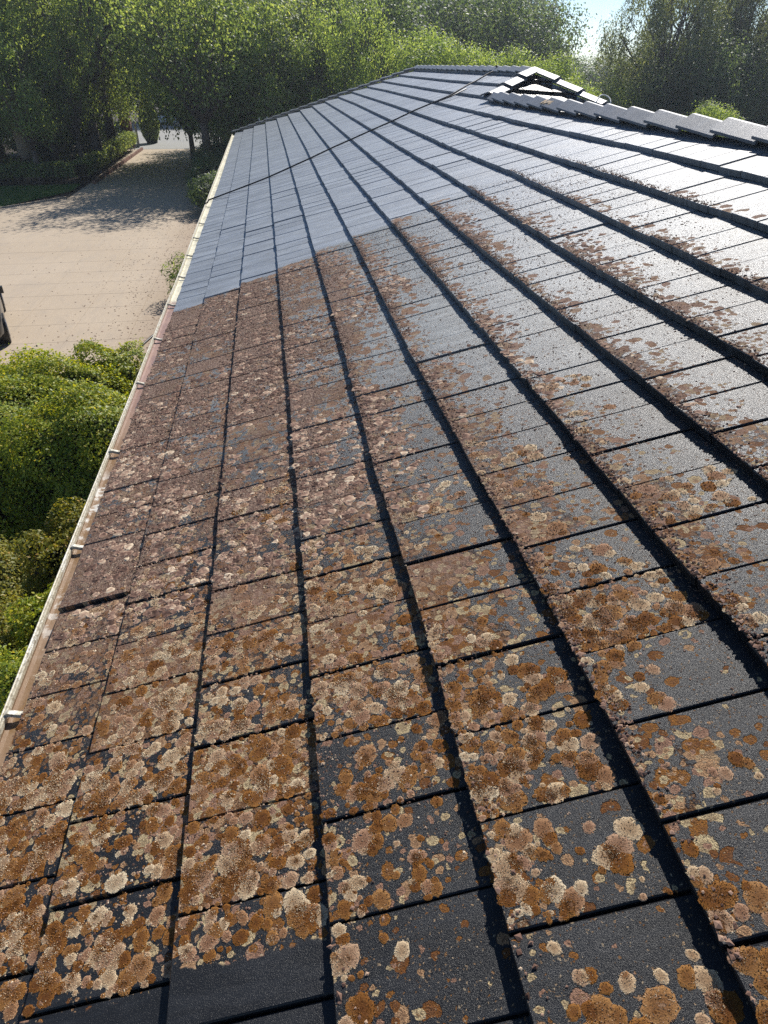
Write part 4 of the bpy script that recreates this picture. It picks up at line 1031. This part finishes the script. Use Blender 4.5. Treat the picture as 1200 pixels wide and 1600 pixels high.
def tree_proto(seed, h, rad, nl, leaf, mat, base=2.2, nlobes=16, lobe=(1.1, 1.9), asp=.55, droop=0.0, trunk_r=.2, core=.55, bark=M_BARK, lean=(0, 0), h0=None, narrow=1.0, sparse=0.0, strands=False):
    rng = random.Random(seed); g = np.random.default_rng(seed)
    C = []; RR = []
    cz = (base + h)/2; hz = (h - base)/2
    for i in range(nlobes):
        a = i*2.399 + rng.uniform(-.4, .4); zt = -0.85 + 1.75*(i+.5)/nlobes
        q = math.sqrt(max(0, 1-min(.98, abs(zt))**2)); rr = rad*q*rng.uniform(.45, .85)*narrow
        C.append((math.cos(a)*rr + lean[0]*(cz+zt*hz), math.sin(a)*rr + lean[1]*(cz+zt*hz), cz + zt*hz*.86)); RR.append(rng.uniform(*lobe))
    C = np.array(C); RR = np.array(RR)
    Ps = []; Ns = []; rn = []
    wts = RR**2/np.sum(RR**2)
    for c, r_, w in zip(C, RR, wts):
        m = int(nl*w); nt = max(8, m//18)
        D = g.normal(size=(nt, 3)); D /= np.linalg.norm(D, axis=1)[:, None]
        tw = c + D*(r_*(.55 + .5*g.uniform(0, 1, nt)[:, None]))*np.array([1, 1, .85])
        idx = g.integers(0, nt, m)
        sp = .20 + .09*r_
        if strands:
            t_ = g.uniform(0, 1, m)
            P = tw[idx] + g.normal(size=(m, 3))*sp*.35 + np.stack([0*t_, 0*t_, -t_*1.3], -1)
        else: P = tw[idx] + g.normal(size=(m, 3))*sp
        Ps.append(P); Ns.append(D[idx] + np.array([0, 0, .4])); rn.append(np.clip(g.normal(.45, .2, m) + (g.uniform(-.2, .25, nt))[idx], 0, 1))
    P = np.concatenate(Ps); Nn = np.concatenate(Ns); rn = np.concatenate(rn)
    keep = P[:, 2] > .3; P = P[keep]; Nn = Nn[keep]; rn = rn[keep]
    crown = quads_np('crown', leaves(P, Nn, leaf, asp, droop), mat, rn)
    tips = [tuple(C[i]) for i in range(len(C))]
    B = limbs(rng, tips, h0 or base*1.05, trunk_r, lean=lean)
    trunk = mesh('trunk', B.v, B.f, bark, True)
    return crown, trunk
PROTO = {
 'broad1': tree_proto(3, 8.4, 4.0, 24000, .17, M_LEAF_A, 1.6, 20, (1.2, 2.0), .6),
 'broad2': tree_proto(5, 8.7, 4.2, 24000, .18, M_LEAF_A, 1.9, 22, (1.2, 1.9), .55, .3),
 'dark': tree_proto(8, 9.4, 4.8, 30000, .20, M_LEAF_D, 1.0, 24, (1.4, 2.4), .6, trunk_r=.28),
 'poplar': tree_proto(12, 9.5, 2.9, 26000, .17, M_LEAF_B, 1.4, 20, (.7, 1.35), .5, -.4, narrow=1.0),
 'sunlit_spray': tree_proto(52, 9.0, 2.7, 9000, .17, M_LEAF_B, 1.8, 14, (.55, 1.15), .5, -.3),
 'gum': tree_proto(21, 12.5, 4.2, 26000, .22, M_LEAF_E, 2.6, 36, (.6, 1.2), .24, 1.4, trunk_r=.15, strands=True, h0=4.2, lean=(.04, 0)),
 'spread': tree_proto(41, 12.5, 5.8, 11500, .21, M_LEAF_A, 4.9, 26, (1.4, 2.3), .6, .2, trunk_r=.30, h0=4.0),
 'shade': tree_proto(31, 8.9, 4.6, 19000, .20, M_LEAF_A, 1.6, 24, (1.4, 2.2), .6, .4, trunk_r=.24),
}
LAB = {}
def tree(kind, x, y, s, label, cat='tree', group=None, rot=None, name=None, sz=None):
    cr, tr = PROTO[kind]
    t = empty(name or 'tree', (x, y, GZ), label=label, cat=cat, group=group)
    t.rotation_euler.z = rot if rot is not None else random.uniform(0, 6.28); t.scale = (s, s, sz or s)
    link('crown', cr, t); link('trunk', tr, t); return t
def px_x(px, Y):       # lateral position at distance Y of a column of the photograph (used only to survey tree positions)
    a = CAM_YAW; cp, sp = math.cos(CAM_PITCH), math.sin(CAM_PITCH)
    fw = Vector((math.sin(a)*cp, math.cos(a)*cp, -sp)); r = Vector((math.cos(a), -math.sin(a), 0)); up = r.cross(fw)
    d = fw*1050 + r*(px-600) + up*(700); return d.x*Y/d.y

# left group, over the garden
G1 = 'broadleaf trees over the garden left of the driveway'
tree('broad1', -15.4, 43.6, 1.0, 'leafy tree over the lawn at the left picture edge', group=G1)
tree('broad2', -12.6, 47.5, 1.02, 'leafy tree with low hanging leaves above the strap leaved bed', group=G1)
tree('broad1', -11.6, 54.0, .98, 'tree standing in the bed short of the gate pillar', group=G1, rot=2.0)
tree('shade', -16.8, 51.0, 1.0, 'big dark crowned tree behind the left garden bed', group=G1)
tree('broad2', -20.5, 47.0, 1.05, 'leafy tree beyond the left edge of the lawn', group=G1, rot=1.0)
tree('broad1', -13.2, 60.0, 1.1, 'tree behind the brick pillar left of the gate', group=G1, rot=4.0)
# forked pale trunk at the far left
t = empty('pale_trunk_tree', (-12.9, 42.6, GZ), label='old tree with a thick pale lopped trunk and one dark slanting limb', cat='tree')
B = Box(); B.tube([(0, 0, -.05), (.05, 0, 1.2), (.0, 0, 2.6), (-.05, 0, 3.9)], [.42, .34, .30, .26], 12); B.build('trunk', M_BARKP, t, True)
B = Box(); B.tube([(.15, 0, 3.3), (-.2, .1, 4.6), (-1.1, .2, 6.4), (-1.9, .3, 8.6)], [.17, .15, .11, .05], 8); B.build('limb', M_BARK, t, True)
link('crown', tree_proto(77, 9.0, 2.4, 9000, .15, M_LEAF_A, 6.2, 10, (.8, 1.3))[0], t)
# trees shading the driveway
G2 = 'trees whose shade falls over the driveway'
tree('shade', -1.2, 42.5, .96, 'dark dense tree beyond the end of the gutter', group=G2, rot=.4)
tree('broad2', -1.2, 50.0, 1.1, 'dense tree behind the timber post at the driveway mouth', group=G2, rot=2.2)
tree('shade', 2.8, 46.0, .98, 'dark tree directly behind the lower part of the far hip', group=G2, rot=3.3)
tree('shade', 1.6, 55.0, 1.1, 'tall dark tree set back behind the timber fence', group=G2, rot=5.0)
tree('broad1', -4.6, 47.0, .80, 'slender tree leaning its leaves over the shaded driveway', group=G2, rot=1.2, sz=1.02)
tree('spread', -9.9, 46.0, 1.0, 'wide crowned tree left of the driveway spreading over it near the lawn corner', group=G2, rot=0.7)
tree('spread', -10.2, 52.5, .98, 'wide crowned tree left of the driveway nearer the gate', group=G2, rot=2.9)
tree('spread', -3.1, 39.0, .70, 'smaller spreading tree right of the driveway close to the end of the gutter', group=G2, rot=1.6)
tree('spread', -2.4, 47.5, 1.0, 'wide crowned tree reaching over the driveway from the right', group=G2, rot=4.4)
for i, (x, y, s_, lb) in enumerate([(-12.8, 54.5, 1.3, 'dark bush in the garden just before the gate pillar'), (-16.0, 55.5, 1.5, 'dark bush between the trunks behind the garden bed'), (-19.3, 54.0, 1.6, 'dark bush deep in the garden on the far left'), (-14.2, 50.5, 1.2, 'dark bush under the leafy tree above the strap leaved bed'), (-18.0, 48.5, 1.3, 'dark bush right of the pale lopped trunk'), (-12.0, 58.8, 1.2, 'dark bush beside the gate pillar')]):
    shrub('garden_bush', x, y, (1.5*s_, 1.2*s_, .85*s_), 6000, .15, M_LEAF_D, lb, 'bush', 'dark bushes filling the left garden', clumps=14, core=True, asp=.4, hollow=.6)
# behind the roof
G3 = 'trees lined up behind the far hip'
for i, (px, Y, s, kd, lb) in enumerate([(470, 44, .95, 'broad2', 'dark leafy tree behind the middle of the far hip'), (560, 46, 1.0, 'dark', 'very dark tree behind the upper part of the far hip'),
        (640, 52, 1.0, 'dark', 'tall dark tree right behind the roof peak'), (735, 54, 1.05, 'dark', 'tall dark tree behind the far ridge'), (818, 56, .98, 'dark', 'dark tree just left of the patch of open sky'),
        (420, 60, 1.05, 'dark', 'tall dark tree beyond the street mouth'), (520, 62, 1.1, 'broad1', 'sunlit topped tree set back behind the far hip'), (340, 52, .98, 'broad2', 'low hanging tree right of the driveway mouth')]):
    tree(kd, px_x(px, Y), Y, s, lb, group=G3, rot=i*1.1)
G4 = 'bright green young trees behind the ridge'
for i, (px, Y, s, lb) in enumerate([(668, 36, .70, 'bright green young tree rising over the left end of the far ridge'), (725, 37, .66, 'bright green young tree above the middle of the far ridge'), (790, 35, .62, 'bright green young tree left of the white hip end'),
        (860, 36, .60, 'bright green young tree behind the white hip end'), (905, 33, .50, 'light green young tree under the open sky gap'), (372, 50, 0.95, 'light green tree showing bright leaves above the gutter end')]):
    tree('poplar', px_x(px, Y), Y, s, lb, group=G4, rot=i*1.7)
# right: gum trees against the sky
for i, (px, Y, s_, sz, lb) in enumerate([(18, 40.5, .80, .86, 'tree added as sunlit sprays over the lawn at the far left'), (95, 43.5, .62, .98, 'tree added as sunlit sprays behind the lawn hedge corner'), (352, 40.5, .62, .80, 'tree added as sunlit sprays above the end of the gutter'),
        (420, 39.5, .70, .90, 'tree added as sunlit sprays behind the lower part of the far hip'), (492, 40.5, .66, .86, 'tree added as sunlit sprays behind the middle of the far hip'), (560, 39.0, .66, .93, 'tree added as sunlit sprays behind the upper part of the far hip')]):
    tree('sunlit_spray', px_x(px, Y), Y, s_, lb, group='trees added as bright sunlit sprays among the dark ones', rot=i*1.9, sz=sz)  # added trees: bright leaf colour stands in for sunlit sprays
G5 = 'thin gum trees against the sky on the right'
for i, (px, Y, s, lb) in enumerate([(1035, 42, .90, 'gum tree with a clear forking trunk beside the sky gap'), (1095, 46, 1.0, 'tall gum tree in the middle of the right hand group'), (1160, 43, .95, 'gum tree second from the right picture edge'), (1225, 45, 1.0, 'gum tree at the right picture edge')]):
    tree('gum', px_x(px, Y), Y, s, lb, group=G5, rot=i*2.1, name='gum_tree')
G6 = 'low dark trees filling below the gum trees'
for i, (px, Y, s, sz, kd, lb) in enumerate([(975, 41, .50, .52, 'broad1', 'low tree at the foot of the gum beside the sky gap'), (1040, 44, .72, .70, 'dark', 'low dark tree between the first two gums'), (1105, 40, .62, .68, 'dark', 'low dark tree behind the middle of the near ridge'), (1180, 42, .72, .66, 'dark', 'low dark tree behind the slanting metal pole'), (1255, 44, .72, .60, 'dark', 'low dark tree beyond the right picture edge')]):
    tree(kd, px_x(px, Y), Y, s, lb, group=G6, rot=i*1.3, sz=sz)
tree('poplar', px_x(1132, 30), 30, .42, 'small bright bush tree poking up behind the ridge near the metal pole', rot=2.0)
# beyond the street
G7 = 'big trees across the street'
for i in range(19):
    x = -52 + i*6.6
    tree('dark', x, 88 + 3*math.sin(i*2.1), 1.28 + .12*math.sin(i*3.7), ['first', 'second', 'third', 'fourth', 'fifth', 'sixth', 'seventh', 'eighth', 'ninth', 'tenth', 'eleventh', 'twelfth', 'thirteenth', 'fourteenth', 'fifteenth', 'sixteenth', 'seventeenth', 'eighteenth', 'nineteenth'][i] + ' from the left of the big trees across the street', group=G7, rot=i*.9, sz=.66 if x > 30 else None)

# ------------------------------------------------------------------ haze: closed box of thin air added round everything for the lens's veiling glare
hz = bpy.data.materials.new('haze_veil'); hz.use_nodes = True; ht = hz.node_tree
for nd in list(ht.nodes): ht.nodes.remove(nd)
ho = ht.nodes.new('ShaderNodeOutputMaterial'); hv = ht.nodes.new('ShaderNodeVolumePrincipled')
hv.inputs['Color'].default_value = (0.80, 0.88, 1.0, 1); hv.inputs['Density'].default_value = HAZE; hv.inputs['Anisotropy'].default_value = 0.55
ht.links.new(hv.outputs[0], ho.inputs['Volume'])
B = Box(); B.box(-310, 310, -110, 410, -6.4, 13.5); B.build('haze', hz, kind='stuff')
